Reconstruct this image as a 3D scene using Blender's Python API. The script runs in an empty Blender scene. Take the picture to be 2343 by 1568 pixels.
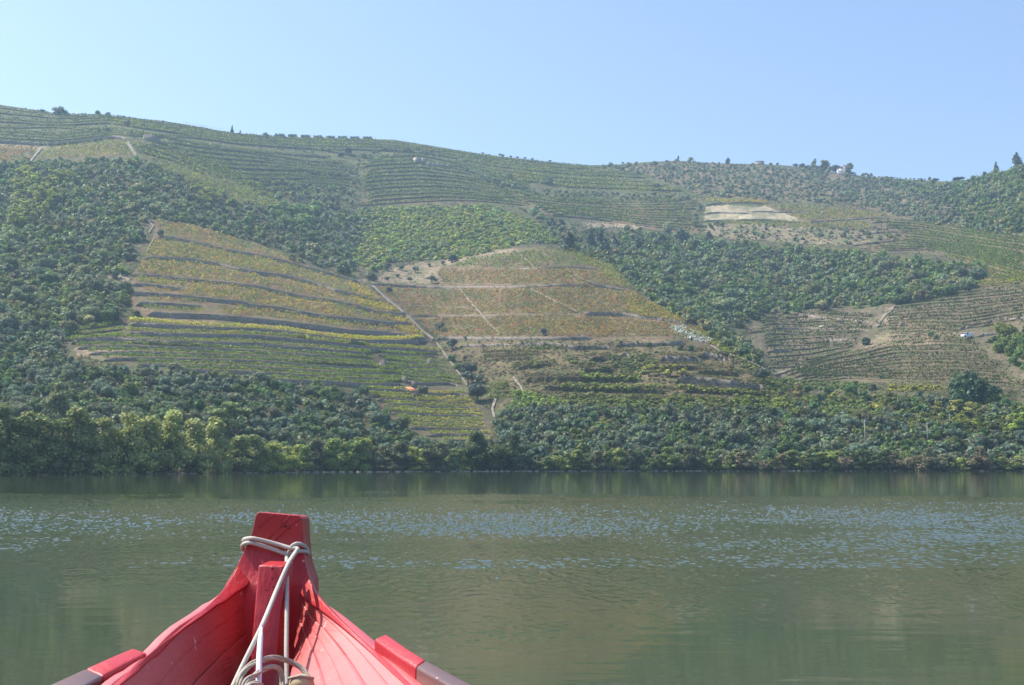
import bpy, math, random
import numpy as np
from mathutils import Vector
rng = np.random.default_rng(7); random.seed(7)
S = bpy.context.scene
# ---------------------------------------------------------------- camera, sky, sun, exposure
CAM_H = 2.4
F = 2827.0; CU, CV = 1171.0, 784.0; HOR = 1056.0
PITCH = math.atan((HOR - CV) / F)
cam = bpy.data.cameras.new('camera'); camo = bpy.data.objects.new('camera', cam); S.collection.objects.link(camo)
cam.sensor_width = 36.0; cam.lens = F / 2342.0 * 36.0
cam.clip_start = 0.1; cam.clip_end = 20000
camo.location = (0, 0, CAM_H); camo.rotation_euler = (math.pi / 2 + PITCH, 0, 0)
S.camera = camo
SUN_AZ = math.radians(-68)      # left of the view direction, beyond the hill
SUN_EL = math.radians(53)
sd = Vector((math.sin(SUN_AZ) * math.cos(SUN_EL), math.cos(SUN_AZ) * math.cos(SUN_EL), math.sin(SUN_EL)))
sun = bpy.data.lights.new('sun', 'SUN'); sun.energy = 5.0; sun.angle = math.radians(0.5); sun.color = (1.0, 0.93, 0.82)
suno = bpy.data.objects.new('sun', sun); S.collection.objects.link(suno); suno.location = (-300, 200, 500)
suno.rotation_euler = sd.to_track_quat('Z', 'Y').to_euler()
W = bpy.data.worlds.new('World'); S.world = W; W.use_nodes = True
nt = W.node_tree; nt.nodes.clear()
sky = nt.nodes.new('ShaderNodeTexSky'); sky.sky_type = 'NISHITA'; sky.sun_disc = False
sky.sun_elevation = SUN_EL; sky.sun_rotation = SUN_AZ; sky.altitude = 100; sky.air_density = 1.0; sky.dust_density = 1.3; sky.ozone_density = 4.0
bg = nt.nodes.new('ShaderNodeBackground'); bg.inputs[1].default_value = 0.15
wo = nt.nodes.new('ShaderNodeOutputWorld')
tn = nt.nodes.new('ShaderNodeMix'); tn.data_type = 'RGBA'; tn.blend_type = 'MULTIPLY'; tn.inputs[0].default_value = 1.0; tn.inputs[7].default_value = (1.03, .97, .95, 1)
nt.links.new(sky.outputs[0], tn.inputs[6]); nt.links.new(tn.outputs[2], bg.inputs[0]); nt.links.new(bg.outputs[0], wo.inputs[0])
S.view_settings.view_transform = 'Standard'; S.view_settings.look = 'None'; S.view_settings.exposure = 0.68; S.view_settings.gamma = 1.0
S.render.engine = 'CYCLES'
S.cycles.use_denoising = True
S.cycles.max_bounces = 6; S.cycles.diffuse_bounces = 2; S.cycles.glossy_bounces = 3; S.cycles.transmission_bounces = 3; S.cycles.volume_bounces = 0
S.cycles.volume_step_rate = 4.0

# ---------------------------------------------------------------- helpers
def ray(u, w):
    u = np.asarray(u, float); w = np.asarray(w, float)
    x = (u - CU) / F; y = (CV - w) / F
    cp, sp = math.cos(PITCH), math.sin(PITCH)
    return x, cp - y * sp, sp + y * cp
def P(u, w, Y):
    x, dy, dz = ray(u, w); s = np.asarray(Y, float) / dy
    return np.stack([x * s, dy * s, CAM_H + dz * s], -1)
def proj(p):
    p = np.asarray(p, float); x, y, z = p[..., 0], p[..., 1], p[..., 2] - CAM_H
    cp, sp = math.cos(PITCH), math.sin(PITCH)
    d = y * cp + z * sp; v = -y * sp + z * cp
    return CU + F * x / d, CV - F * v / d
def T(tile, pts):
    ou, ow = {1: (0, 211.7), 2: (586.7, 272.2), 3: (1173.5, 332.7), 4: (1754.2, 332.7), 5: (0, 483.9), 6: (586.7, 544.4),
              7: (1173.5, 544.4), 8: (1754.2, 604.9), 11: (0, 786.4), 12: (586.7, 786.4), 13: (1173.5, 786.4), 14: (1754.2, 786.4)}[tile]
    return [(ou + .2507 * p, ow + .2507 * q) for p, q in pts]
def pip(u, w, poly):
    u = np.asarray(u); w = np.asarray(w); ins = np.zeros(u.shape, bool); n = len(poly)
    for i in range(n):
        x1, y1 = poly[i]; x2, y2 = poly[(i + 1) % n]
        if y1 == y2: continue
        c = ((y1 > w) != (y2 > w)) & (u < (x2 - x1) * (w - y1) / (y2 - y1) + x1)
        ins ^= c
    return ins
def vnoise(x, y, seed=0):
    x = np.asarray(x, float); y = np.asarray(y, float)
    xi = np.floor(x).astype(np.int64); yi = np.floor(y).astype(np.int64); fx = x - xi; fy = y - yi
    fx = fx * fx * (3 - 2 * fx); fy = fy * fy * (3 - 2 * fy)
    def h(a, b):
        n = (a * 374761393 + b * 668265263 + seed * 1442695041) & 0xffffffff
        n = ((n ^ (n >> 13)) * 1274126177) & 0xffffffff
        return ((n ^ (n >> 16)) & 0xffff) / 65535.0
    return (h(xi, yi) * (1 - fx) + h(xi + 1, yi) * fx) * (1 - fy) + (h(xi, yi + 1) * (1 - fx) + h(xi + 1, yi + 1) * fx) * fy
def fbm(x, y, o=4, seed=0):
    s = 0; a = .5; t = 0
    for i in range(o):
        s = s + a * vnoise(x * 2 ** i, y * 2 ** i, seed + i); t += a; a *= .5
    return s / t
COL = S.collection
def mesh_obj(name, verts, faces, mat=None, tint=None, parent=None, smooth=False):
    me = bpy.data.meshes.new(name); verts = np.asarray(verts, np.float32)
    me.vertices.add(len(verts)); me.vertices.foreach_set('co', verts.ravel())
    if isinstance(faces, np.ndarray):
        k = faces.shape[1]; nf = len(faces)
        me.loops.add(nf * k); me.loops.foreach_set('vertex_index', faces.astype(np.int32).ravel())
        me.polygons.add(nf); me.polygons.foreach_set('loop_start', np.arange(0, nf * k, k, dtype=np.int32))
    else:
        fl = [i for f in faces for i in f]; st = np.cumsum([0] + [len(f) for f in faces[:-1]])
        me.loops.add(len(fl)); me.loops.foreach_set('vertex_index', np.array(fl, np.int32))
        me.polygons.add(len(faces)); me.polygons.foreach_set('loop_start', st.astype(np.int32))
    me.update(calc_edges=True); me.validate()
    if smooth: me.polygons.foreach_set('use_smooth', np.ones(len(me.polygons), bool))
    if tint is not None:
        a = me.color_attributes.new('tint', 'FLOAT_COLOR', 'POINT')
        t = np.ones((len(verts), 4), np.float32); t[:, :3] = tint; a.data.foreach_set('color', t.ravel())
    if mat: me.materials.append(mat)
    o = bpy.data.objects.new(name, me); COL.objects.link(o)
    if parent: o.parent = parent
    return o
def tag(o, label=None, cat=None, group=None, kind=None):
    if label: o['label'] = label
    if cat: o['category'] = cat
    if group: o['group'] = group
    if kind: o['kind'] = kind
    return o
def empty(name, loc, rz=0.0):
    o = bpy.data.objects.new(name, None); COL.objects.link(o); o.location = loc; o.rotation_euler = (0, 0, rz); o.empty_display_size = .3
    return o

# ---------------------------------------------------------------- materials
def new_mat(name):
    m = bpy.data.materials.new(name); m.use_nodes = True; t = m.node_tree; t.nodes.clear()
    out = t.nodes.new('ShaderNodeOutputMaterial'); b = t.nodes.new('ShaderNodeBsdfPrincipled')
    t.links.new(b.outputs[0], out.inputs[0]); return m, t, b, out
def N(t, typ, **kw):
    n = t.nodes.new(typ)
    for k, v in kw.items():
        if k.startswith('i_'): n.inputs[k[2:].replace('_', ' ')].default_value = v
        else: setattr(n, k, v)
    return n
def noise_node(t, scale, detail=4, vec=None, rough=.55):
    n = N(t, 'ShaderNodeTexNoise'); n.inputs['Scale'].default_value = scale; n.inputs['Detail'].default_value = detail; n.inputs['Roughness'].default_value = rough
    if vec is not None: t.links.new(vec, n.inputs['Vector'])
    return n
def ramp(t, fac, stops):
    r = N(t, 'ShaderNodeValToRGB'); e = r.color_ramp.elements
    while len(e) < len(stops): e.new(.5)
    for x, (p, c) in zip(e, stops): x.position = p; x.color = (*c, 1)
    t.links.new(fac, r.inputs[0]); return r
def mixc(t, a, b, fac=None, f=.5, mode='MIX'):
    m = N(t, 'ShaderNodeMix', data_type='RGBA', blend_type=mode); m.inputs[0].default_value = f
    for s, v in ((6, a), (7, b)):
        if isinstance(v, tuple): m.inputs[s].default_value = (*v, 1)
        else: t.links.new(v, m.inputs[s])
    if fac is not None: t.links.new(fac, m.inputs[0])
    return m.outputs[2]

def leaf_mat(name, transl=.25):
    m, t, b, out = new_mat(name)
    at = N(t, 'ShaderNodeAttribute', attribute_name='tint'); oi = N(t, 'ShaderNodeObjectInfo')
    c = mixc(t, at.outputs['Color'], oi.outputs['Color'], f=1.0, mode='MULTIPLY')
    b.inputs['Roughness'].default_value = .55; b.inputs['Specular IOR Level'].default_value = .25
    t.links.new(c, b.inputs['Base Color'])
    tr = N(t, 'ShaderNodeBsdfTranslucent'); t.links.new(c, tr.inputs[0])
    mx = N(t, 'ShaderNodeMixShader'); mx.inputs[0].default_value = transl
    t.links.new(b.outputs[0], mx.inputs[1]); t.links.new(tr.outputs[0], mx.inputs[2]); t.links.new(mx.outputs[0], out.inputs[0])
    return m
M_LEAF = leaf_mat('foliage', .35); M_VINE = leaf_mat('vine_leaves', .35)
def plain(name, c1, c2, scale=3.0, rough=.85, bump=0.3, detail=6):
    m, t, b, out = new_mat(name)
    g = N(t, 'ShaderNodeNewGeometry'); n = noise_node(t, scale, detail, g.outputs['Position'])
    r = ramp(t, n.outputs[0], [(.3, c1), (.7, c2)]); t.links.new(r.outputs[0], b.inputs['Base Color']); b.inputs['Roughness'].default_value = rough
    if bump:
        bp = N(t, 'ShaderNodeBump'); bp.inputs['Strength'].default_value = bump; t.links.new(n.outputs[0], bp.inputs['Height']); t.links.new(bp.outputs[0], b.inputs['Normal'])
    return m
M_BARK = plain('bark', (.06, .045, .035), (.16, .13, .10), 6)
M_STAKE = plain('weathered_post', (.3, .28, .25), (.45, .43, .4), 5)
M_PLASTER = plain('white_plaster', (.72, .68, .62), (.85, .82, .77), 1.0)
M_TILE = plain('terracotta', (.6, .2, .1), (.75, .32, .18), 2.0)
M_DARK = plain('dark_opening', (.02, .02, .02), (.03, .03, .03), 1.0)
M_METAL = plain('grey_metal', (.3, .3, .3), (.4, .4, .4), 1.0, rough=.4)
def stone_mat(name, c1, c2, c3, sc=2.2):
    m, t, b, out = new_mat(name); g = N(t, 'ShaderNodeNewGeometry')
    mp = N(t, 'ShaderNodeMapping'); mp.inputs['Scale'].default_value = (1, 1, 2.2); t.links.new(g.outputs['Position'], mp.inputs[0])
    v = N(t, 'ShaderNodeTexVoronoi'); v.inputs['Scale'].default_value = sc; t.links.new(mp.outputs[0], v.inputs['Vector'])
    n = noise_node(t, .25, 5, g.outputs['Position'])
    r = ramp(t, v.outputs['Color'], [(.1, c1), (.5, c2), (.9, c3)])
    c = mixc(t, r.outputs[0], (.12, .12, .07), fac=ramp(t, n.outputs[0], [(.5, (0, 0, 0)), (.75, (.8, .8, .8))]).outputs[0])
    t.links.new(c, b.inputs['Base Color']); b.inputs['Roughness'].default_value = .95
    bp = N(t, 'ShaderNodeBump'); bp.inputs['Strength'].default_value = .6; bp.inputs['Distance'].default_value = .2
    t.links.new(v.outputs['Distance'], bp.inputs['Height']); t.links.new(bp.outputs[0], b.inputs['Normal'])
    return m
M_STONE = stone_mat('schist_wall', (.13, .11, .09), (.24, .20, .16), (.36, .31, .25))
M_STONE_L = stone_mat('pale_schist', (.28, .23, .18), (.4, .33, .26), (.5, .43, .35))

def ground_mat():
    m, t, b, out = new_mat('hillside_ground'); g = N(t, 'ShaderNodeNewGeometry')
    at = N(t, 'ShaderNodeAttribute', attribute_name='tint')
    n1 = noise_node(t, .55, 6, g.outputs['Position'], .7); n2 = noise_node(t, .06, 4, g.outputs['Position'])
    v1 = ramp(t, n1.outputs[0], [(.25, (.62, .62, .62)), (.75, (1.35, 1.33, 1.28))])
    v2 = ramp(t, n2.outputs[0], [(.3, (.82, .84, .8)), (.7, (1.18, 1.14, 1.08))])
    c = mixc(t, at.outputs['Color'], v1.outputs[0], f=1, mode='MULTIPLY'); c = mixc(t, c, v2.outputs[0], f=1, mode='MULTIPLY')
    t.links.new(c, b.inputs['Base Color']); b.inputs['Roughness'].default_value = .95; b.inputs['Specular IOR Level'].default_value = .15
    bp = N(t, 'ShaderNodeBump'); bp.inputs['Strength'].default_value = .7; bp.inputs['Distance'].default_value = .8
    t.links.new(n1.outputs[0], bp.inputs['Height']); t.links.new(bp.outputs[0], b.inputs['Normal'])
    return m
M_GROUND = ground_mat()
# ---------------------------------------------------------------- terrain depth from a few surveyed points
SKY = np.array([(-500, 180), (-200, 205), (0, 240), (60, 249), (130, 260), (240, 263), (400, 281), (530, 304), (620, 312), (740, 317), (900, 320), (1000, 336), (1100, 353), (1250, 371), (1340, 379),
       (1400, 378), (1480, 371), (1550, 368), (1640, 374), (1740, 376), (1800, 379), (1850, 385), (1920, 397), (2000, 406), (2100, 412), (2170, 416), (2240, 408), (2290, 394), (2342, 376), (2500, 330), (2850, 280)], float)
SHY = np.array([(-500, 190), (0, 212), (300, 228), (600, 262), (1000, 292), (1400, 308), (2342, 312), (2900, 300)], float)
def sky_w(u): return np.interp(u, SKY[:, 0], SKY[:, 1])
def shore_Y(u): return np.interp(u, SHY[:, 0], SHY[:, 1])
def shore_w(u):
    Y = shore_Y(u); th = math.pi / 2
    ang = -CAM_H / Y
    cp, sp = math.cos(PITCH), math.sin(PITCH)
    # dz/dy = ang -> solve for y
    y = (ang * cp - sp) / (cp + ang * sp)
    return CV - F * y
shared = []
for u in (-400, 0, 300, 600, 1000, 1240, 1400, 1600, 1800, 2000, 2342, 2750):
    shared.append((u, float(shore_w(u)), float(shore_Y(u))))
shared += [(-400, 900, 255), (-400, 600, 400), (-400, 300, 650), (0, 1000, 242), (0, 900, 292), (0, 700, 395), (0, 500, 510), (0, 370, 640), (0, 240, 850),
  (300, 900, 300), (300, 740, 385), (300, 600, 455), (300, 500, 525), (300, 370, 650), (300, 300, 735), (300, 270, 860),
  (600, 900, 332), (600, 750, 405), (600, 640, 470), (600, 590, 515), (600, 540, 590), (600, 450, 680), (600, 380, 790), (600, 312, 930),
  (800, 960, 335), (800, 860, 375), (800, 760, 430), (800, 690, 478), (790, 640, 535), (800, 600, 620), (800, 530, 700), (800, 430, 800), (800, 320, 1000),
  (1000, 1000, 335), (1000, 900, 395), (1000, 800, 470), (1000, 640, 590), (1000, 560, 680), (1000, 470, 780), (1000, 400, 900), (1000, 338, 1040),
  (1150, 1000, 340), (1100, 900, 405), (1200, 470, 800), (1300, 380, 1090), (1300, 450, 870), (1500, 375, 1150), (1500, 450, 900), (1700, 378, 1180), (1700, 450, 930), (1900, 400, 1150), (1900, 460, 930),
  (2050, 412, 1150), (2100, 460, 950), (2000, 1000, 335), (2000, 930, 375), (2000, 880, 415), (2000, 780, 500), (2000, 700, 575), (2000, 570, 730), (2000, 500, 850),
  (2200, 900, 375), (2342, 1000, 335), (2342, 900, 370), (2342, 800, 425), (2342, 650, 545), (2342, 540, 680), (2342, 450, 780), (2342, 380, 900), (2200, 420, 1000), (2160, 500, 850),
  (2750, 900, 365), (2750, 600, 560), (2750, 350, 900)]
front = [(1240, 950, 355), (1240, 880, 385), (1240, 800, 430), (1240, 700, 478), (1240, 655, 505), (1240, 575, 560), (1120, 750, 475), (1100, 600, 590),
  (1400, 900, 375), (1400, 800, 425), (1400, 715, 475), (1400, 620, 545), (1550, 930, 360), (1550, 850, 395), (1550, 780, 430), (1550, 715, 475),
  (1700, 940, 355), (1700, 870, 388), (1720, 810, 420), (1800, 930, 365), (1830, 890, 395)]
back = [(1150, 560, 690), (1240, 560, 690), (1240, 500, 760), (1400, 580, 690), (1400, 520, 790), (1500, 660, 600), (1600, 720, 560), (1600, 600, 690), (1600, 520, 810), (1700, 760, 530), (1800, 840, 470), (1800, 700, 610),
  (1800, 560, 760), (1800, 490, 860), (1880, 880, 430), (1400, 700, 560), (1500, 800, 480), (1400, 950, 380), (1700, 940, 375)]
def rbf_fit(pts):
    A = np.array(pts, float); X = A[:, :2] / 400.0; y = np.log(A[:, 2]); n = len(X)
    d = np.linalg.norm(X[:, None] - X[None], axis=2); K = np.where(d > 0, d * d * np.log(d + 1e-12), 0) + np.eye(n) * .01
    Q = np.hstack([np.ones((n, 1)), X]); M = np.zeros((n + 3, n + 3)); M[:n, :n] = K; M[:n, n:] = Q; M[n:, :n] = Q.T
    s = np.linalg.solve(M, np.concatenate([y, np.zeros(3)])); return X, s
def rbf_eval(fit, u, w):
    X, s = fit; n = len(X); q = np.stack([u.ravel(), w.ravel()], 1) / 400.0
    d = np.linalg.norm(q[:, None] - X[None], axis=2); K = np.where(d > 0, d * d * np.log(d + 1e-12), 0)
    return (K @ s[:n] + s[n] + q @ s[n + 1:]).reshape(u.shape)
gu = np.arange(-450, 2801, 25.0); gw = np.arange(150, 1101, 12.0)
GU, GW = np.meshgrid(gu, gw, indexing='ij')
LF = rbf_eval(rbf_fit(shared + front), GU, GW); LB = rbf_eval(rbf_fit(shared + back), GU, GW)
def bil(G, u, w, u0, du, w0, dw):
    a = np.clip((u - u0) / du, 0, G.shape[0] - 1.001); b = np.clip((w - w0) / dw, 0, G.shape[1] - 1.001)
    i = a.astype(int); j = b.astype(int); fa = a - i; fb = b - j
    return (G[i, j] * (1 - fa) + G[i + 1, j] * fa) * (1 - fb) + (G[i, j + 1] * (1 - fa) + G[i + 1, j + 1] * fa) * fb
CREST = np.array([(1050, 600), (1180, 575), (1240, 566), (1324, 573), (1409, 603), (1446, 641), (1500, 688), (1565, 726), (1600, 743), (1665, 792), (1740, 836), (1830, 900), (1880, 930), (1950, 950), (2850, 960)], float)
def baseY(u, w):
    f = np.exp(bil(LF, u, w, gu[0], 25., gw[0], 12.)); b = np.exp(bil(LB, u, w, gu[0], 25., gw[0], 12.))
    wc = np.interp(u, CREST[:, 0], CREST[:, 1]); width = np.interp(u, [1050, 1240, 1820, 2000], [60, 8, 10, 70])
    t = np.clip((wc - w) / width, 0, 1); t = t * t * (3 - 2 * t)
    t = t * np.clip((u - 1000) / 200, 0, 1)
    return f * (1 - t) + b * t

# ---------------------------------------------------------------- terrace lines (foot of each wall or bank), traced
LINES = []      # dict: pts, h, kind, fam
def L(pts, h, fam, wall=True, row=None):
    LINES.append(dict(p=np.array(pts, float), h=h, fam=fam, wall=wall, row=row)); return LINES[-1]
def resample(pts, n=60):
    p = np.array(pts, float); d = np.r_[0, np.cumsum(np.hypot(*np.diff(p, axis=0).T))]; t = np.linspace(0, d[-1], n)
    return np.stack([np.interp(t, d, p[:, 0]), np.interp(t, d, p[:, 1])], 1)
def family(g1, g2, n, h, fam, wall=True, row=None, jit=.8, ends=12, skip=()):
    a, b = resample(g1), resample(g2)
    for k in range(n):
        if k in skip: continue
        f = (k + .0) / (n - 1) if n > 1 else 0; c = a * (1 - f) + b * f
        s = rng.integers(0, 9999); c = c.copy(); c[:, 1] += (vnoise(c[:, 0] / 45, np.full(len(c), k * 3.7), int(s)) - .5) * 2 * jit
        i0 = rng.integers(0, 4) if ends else 0; i1 = len(c) - (rng.integers(0, 4) if ends else 0)
        L(c[i0:i1], h * rng.uniform(.75, 1.25), fam, wall, row)
# left hill, tall walls and plots of vines
L(T(5, [(1430, 245), (1600, 262), (1900, 325), (2150, 385), (2340, 415)]) + T(6, [(250, 228), (500, 302), (700, 352), (870, 400), (1000, 445)]), 8, 'B1')
L(T(5, [(1300, 440), (1500, 445), (1700, 455), (2000, 500), (2180, 545), (2340, 575)]) + T(6, [(250, 365), (500, 425), (700, 492), (900, 542), (1050, 582), (1180, 602)]), 9, 'B1')
L(T(5, [(1180, 590), (1400, 605), (1700, 640), (2000, 665), (2340, 705)]) + T(6, [(250, 520), (500, 570), (700, 590), (900, 640), (1100, 695), (1280, 715), (1400, 720)]), 9, 'B1')
L(T(5, [(1190, 680), (1400, 700), (1700, 735)]), 11, 'B1')
L(T(5, [(1190, 765), (1500, 785), (1800, 815), (2000, 835), (2200, 855), (2340, 890)]) + T(6, [(200, 665), (400, 705), (700, 755), (1000, 780), (1200, 805), (1430, 805)]), 12, 'B1')
L(T(5, [(1230, 865), (1500, 875), (1800, 900), (1870, 900)]), 14, 'B1')
L(T(5, [(1340, 955), (1600, 975), (1900, 985), (2050, 995), (2340, 1020)]) + T(6, [(250, 805), (500, 835), (600, 845), (850, 885), (1100, 895), (1300, 920), (1500, 950), (1590, 960)]), 15, 'B1')
yr = 'yellow'
L(T(5, [(1180, 1050), (1370, 1060), (1800, 1095), (2340, 1115)]) + T(6, [(250, 897), (500, 930), (800, 965), (1000, 978), (1300, 978), (1520, 968)]), 11, 'A1', True, yr)
L(T(5, [(1150, 1130), (1500, 1150), (2340, 1168)]) + T(6, [(250, 948), (500, 970), (850, 1010), (1100, 1042), (1400, 1050), (1700, 1080)]), 10, 'A2', True, 'lime')
L(T(5, [(640, 1215), (1050, 1192), (1400, 1225), (2340, 1250)]) + T(6, [(500, 1050), (1040, 1100)]), 9, 'A3', True, 'green')
L(T(5, [(690, 1262), (1200, 1252), (1900, 1277), (2340, 1302)]) + T(6, [(500, 1095), (1060, 1140)]), 6, 'A3', True, 'green')
L(T(5, [(800, 1312), (1200, 1310), (2340, 1347)]) + T(6, [(500, 1150), (1100, 1190)]), 6, 'A3', True, 'green')
L(T(5, [(930, 1370), (1300, 1365), (2340, 1392)]) + T(6, [(700, 1200), (1300, 1235)]), 6, 'A3', True, 'green')
L(T(5, [(1250, 1412), (2340, 1440)]) + T(6, [(700, 1250), (1320, 1268)]), 5, 'A3', True, 'green')
L(T(5, [(1520, 1462), (2340, 1488)]) + T(6, [(700, 1297), (1350, 1318)]), 5, 'A3', True, 'green')
L(T(6, [(100, 1325), (700, 1345), (1000, 1370), (1340, 1355)]), 7, 'A3', True, 'green')
L(T(5, [(560, 1100), (800, 1080), (1080, 1040)]), 3, 'A4', False, 'green'); L(T(5, [(490, 1150), (800, 1125), (1130, 1085)]), 3, 'A4', False, 'green'); L(T(5, [(480, 1195), (700, 1185), (1130, 1135)]), 3, 'A4', False, 'green')
family(T(6, [(1080, 1075), (1400, 1088), (1700, 1105)]), T(6, [(1330, 1315), (1500, 1350), (1750, 1345), (1890, 1372)]), 8, 4, 'A5', True, 'green')
family(T(6, [(950, 1405), (1300, 1415), (1450, 1445), (1700, 1455), (1960, 1445)]), T(12, [(1380, 775), (1600, 797), (2000, 800), (2130, 810)]), 9, 5, 'A6', True, 'lime')
L(T(12, [(1560, 850), (2130, 850)]), 5, 'A6', True, 'lime'); L(T(12, [(1700, 895), (2120, 900)]), 3, 'A6', False, 'lime')
# middle hill
L(T(6, [(1040, 428), (1300, 450), (1600, 462), (2340, 460)]) + T(7, [(400, 445), (800, 450), (1060, 490)]), 5, 'C1')
L(T(7, [(0, 288), (250, 284), (500, 270), (800, 294)]), 2.5, 'C1')
L(T(6, [(1400, 718), (2040, 716), (2340, 705)]), 2.5, 'C1', True)
L(T(6, [(1490, 640), (1990, 640)]), 2.2, 'C1')
L(T(7, [(640, 708), (1000, 715), (1300, 755), (1540, 792), (1700, 812)]), 8, 'C2'); L(T(7, [(0, 706), (560, 710)]), 3, 'C1')
L(T(6, [(1640, 935), (2340, 935)]) + T(7, [(440, 935), (740, 932)]), 8, 'C2')
L(T(6, [(1850, 1000), (2340, 990)]), 7, 'C2'); L(T(7, [(0, 985), (400, 990), (530, 1020), (920, 1018)]), 9, 'C3'); L(T(7, [(930, 995), (1300, 990), (1590, 975)]), 10, 'C3')
for seg, h in [([(-300, 1080), (0, 1065), (300, 1075)], 5), ([(-250, 1130), (0, 1120), (200, 1115)], 7), ([(680, 1135), (880, 1128)], 11), ([(960, 1095), (1090, 1100)], 12), ([(1320, 1135), (1740, 1150)], 14), ([(1690, 1090), (1970, 1140)], 14),
               ([(20, 1212), (400, 1170)], 8), ([(600, 1245), (960, 1245)], 12), ([(1180, 1200), (1650, 1210), (2000, 1240)], 10), ([(1650, 1245), (2100, 1270)], 9), ([(100, 1320), (500, 1325), (1180, 1325)], 13), ([(1480, 1325), (1900, 1370), (2330, 1425)], 18),
               ([(250, 1395), (800, 1410), (1430, 1432)], 11), ([(1550, 1412), (2000, 1440), (2360, 1470)], 10), ([(150, 1440), (600, 1470), (1000, 1490)], 5), ([(1000, 1500), (1700, 1490), (2340, 1520)], 5)]:
    L(T(7, seg), h * 1.1, 'C4', h in (12, 14, 18) and seg[0][0] > 900, 'olivebrown' if h >= 5 else None)
# right valley terraces, left lobe
for seg, h, wl in [([(290, 445), (700, 470), (1000, 488)], 2.5, False), ([(210, 462), (500, 512), (1000, 552)], 8, True), ([(0, 552), (500, 552), (900, 538)], 2.5, False), ([(0, 592), (500, 596), (960, 608)], 4, True),
                   ([(0, 640), (500, 652), (860, 636)], 2.5, False), ([(0, 692), (400, 672), (850, 645)], 2.5, False), ([(460, 712), (860, 716)], 8.5, True), ([(0, 748), (400, 745), (770, 772)], 2.5, False), ([(20, 806), (255, 806)], 8, True),
                   ([(0, 882), (400, 892), (480, 905)], 2.5, False), ([(0, 915), (330, 945)], 2.5, False), ([(-80, 520), (200, 505)], 2.5, False), ([(-200, 640), (0, 610)], 2.5, False)]:
    L(T(8, seg), h, 'S1', wl, None if wl and h > 5 else 'dull')
family(T(8, [(1180, 350), (1600, 305), (2400, 232)]), T(8, [(985, 596), (1400, 588), (1750, 608), (2000, 566), (2400, 494)]), 11, 4.6, 'S2', False, 'dull', jit=1.5)
L(T(8, [(1720, 612), (1900, 575), (2100, 530), (2400, 500)]), 7, 'S3', True); L(T(8, [(1915, 668), (2100, 640), (2400, 625)]), 8, 'S3', True)
family(T(8, [(150, 1025), (500, 900), (800, 840), (1100, 765), (1500, 745), (1950, 765)]), T(8, [(350, 1065), (800, 1050), (1200, 1075), (1700, 1090), (2400, 1140)]), 12, 4.4, 'S4', False, 'dull', jit=1.5)
# upper slopes
gT = [(-400, 235), (0, 249), (130, 267), (240, 270), (400, 289), (530, 312), (700, 323), (900, 328), (1000, 344), (1100, 360), (1250, 378), (1390, 388)]
gA = [(-400, 265), (0, 274), (130, 283), (250, 277), (400, 300), (530, 324), (700, 336), (900, 340), (1000, 350), (1100, 371), (1300, 395), (1480, 402)]
gB = [(-400, 295), (0, 303), (130, 312), (250, 298), (400, 322), (530, 345), (700, 360), (820, 370)]
gC = [(-400, 320), (0, 329), (130, 335), (220, 325), (290, 312)]
family(gT, gA, 3, 3.4, 'U1', False, 'green'); family([(p[0], p[1] + 7) for p in gA], gB, 3, 4.6, 'U1', False, 'green')
family([(p[0], p[1] + 7) for p in gB][:4], gC, 3, 4.6, 'U1', False, 'green')
L([(-300, 325), (0, 328), (100, 334), (200, 326), (260, 318), (300, 322)], 7, 'U2', True)
family([(350, 325), (450, 340), (600, 357), (700, 372), (810, 380)], [(560, 436), (640, 438), (720, 430), (815, 434)], 9, 5.0, 'U3', False, 'green')
family([(300, 342), (400, 372), (480, 405)], [(345, 322), (430, 352), (560, 415), (620, 448)], 4, 4.0, 'U4', False, 'green')
family(T(2, [(960, 375), (1200, 355), (1500, 350), (1900, 425), (2340, 560), (2500, 600)]), T(2, [(935, 805), (1300, 775), (1700, 750), (2000, 758), (2340, 785), (2500, 800)]), 13, 4.2, 'U5', False, 'green')
family([(1040, 366), (1150, 385), (1300, 402), (1500, 410)], [(1075, 388), (1173, 412), (1300, 430), (1570, 440)], 4, 4.2, 'U6', False, 'lime')
family(T(3, [(0, 455), (400, 505), (900, 528), (1400, 522), (1720, 498)]), T(3, [(300, 640), (800, 690), (1200, 745), (1700, 800)]), 11, 3.2, 'U7', False, 'green')
# pale plots and the upper right vineyards
L(T(3, [(1740, 560), (1850, 540), (2100, 530), (2330, 540)]), 3.5, 'R1', True); L(T(3, [(1730, 632), (1900, 622), (2190, 632)]), 4, 'R1', True); L(T(3, [(2150, 610), (2340, 612)]) + T(4, [(100, 618), (400, 612)]), 2.5, 'R1', True)
L(T(3, [(1720, 700), (2000, 690), (2340, 690)]) + T(4, [(200, 706), (340, 708)]), 4, 'R1', True)
L(T(4, [(340, 706), (700, 690), (1000, 668), (1500, 690), (1900, 758), (2343, 830), (2600, 850)]), 2.5, 'R2', True)
family(T(4, [(940, 712), (1300, 712), (1700, 770), (2400, 880)]), T(4, [(1200, 800), (1500, 835), (1800, 890), (2400, 985)]), 5, 3.6, 'R3', False, 'green')
family(T(4, [(1300, 835), (1600, 870), (1900, 935), (2400, 1040)]), T(4, [(940, 960), (1500, 965), (1900, 1050), (2400, 1180)]), 7, 3.6, 'R3', False, 'green')
family(T(4, [(740, 925), (1000, 900), (1250, 872)]), T(4, [(760, 840), (1000, 805), (1270, 790)]), 2, 2.5, 'R4', True)

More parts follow.
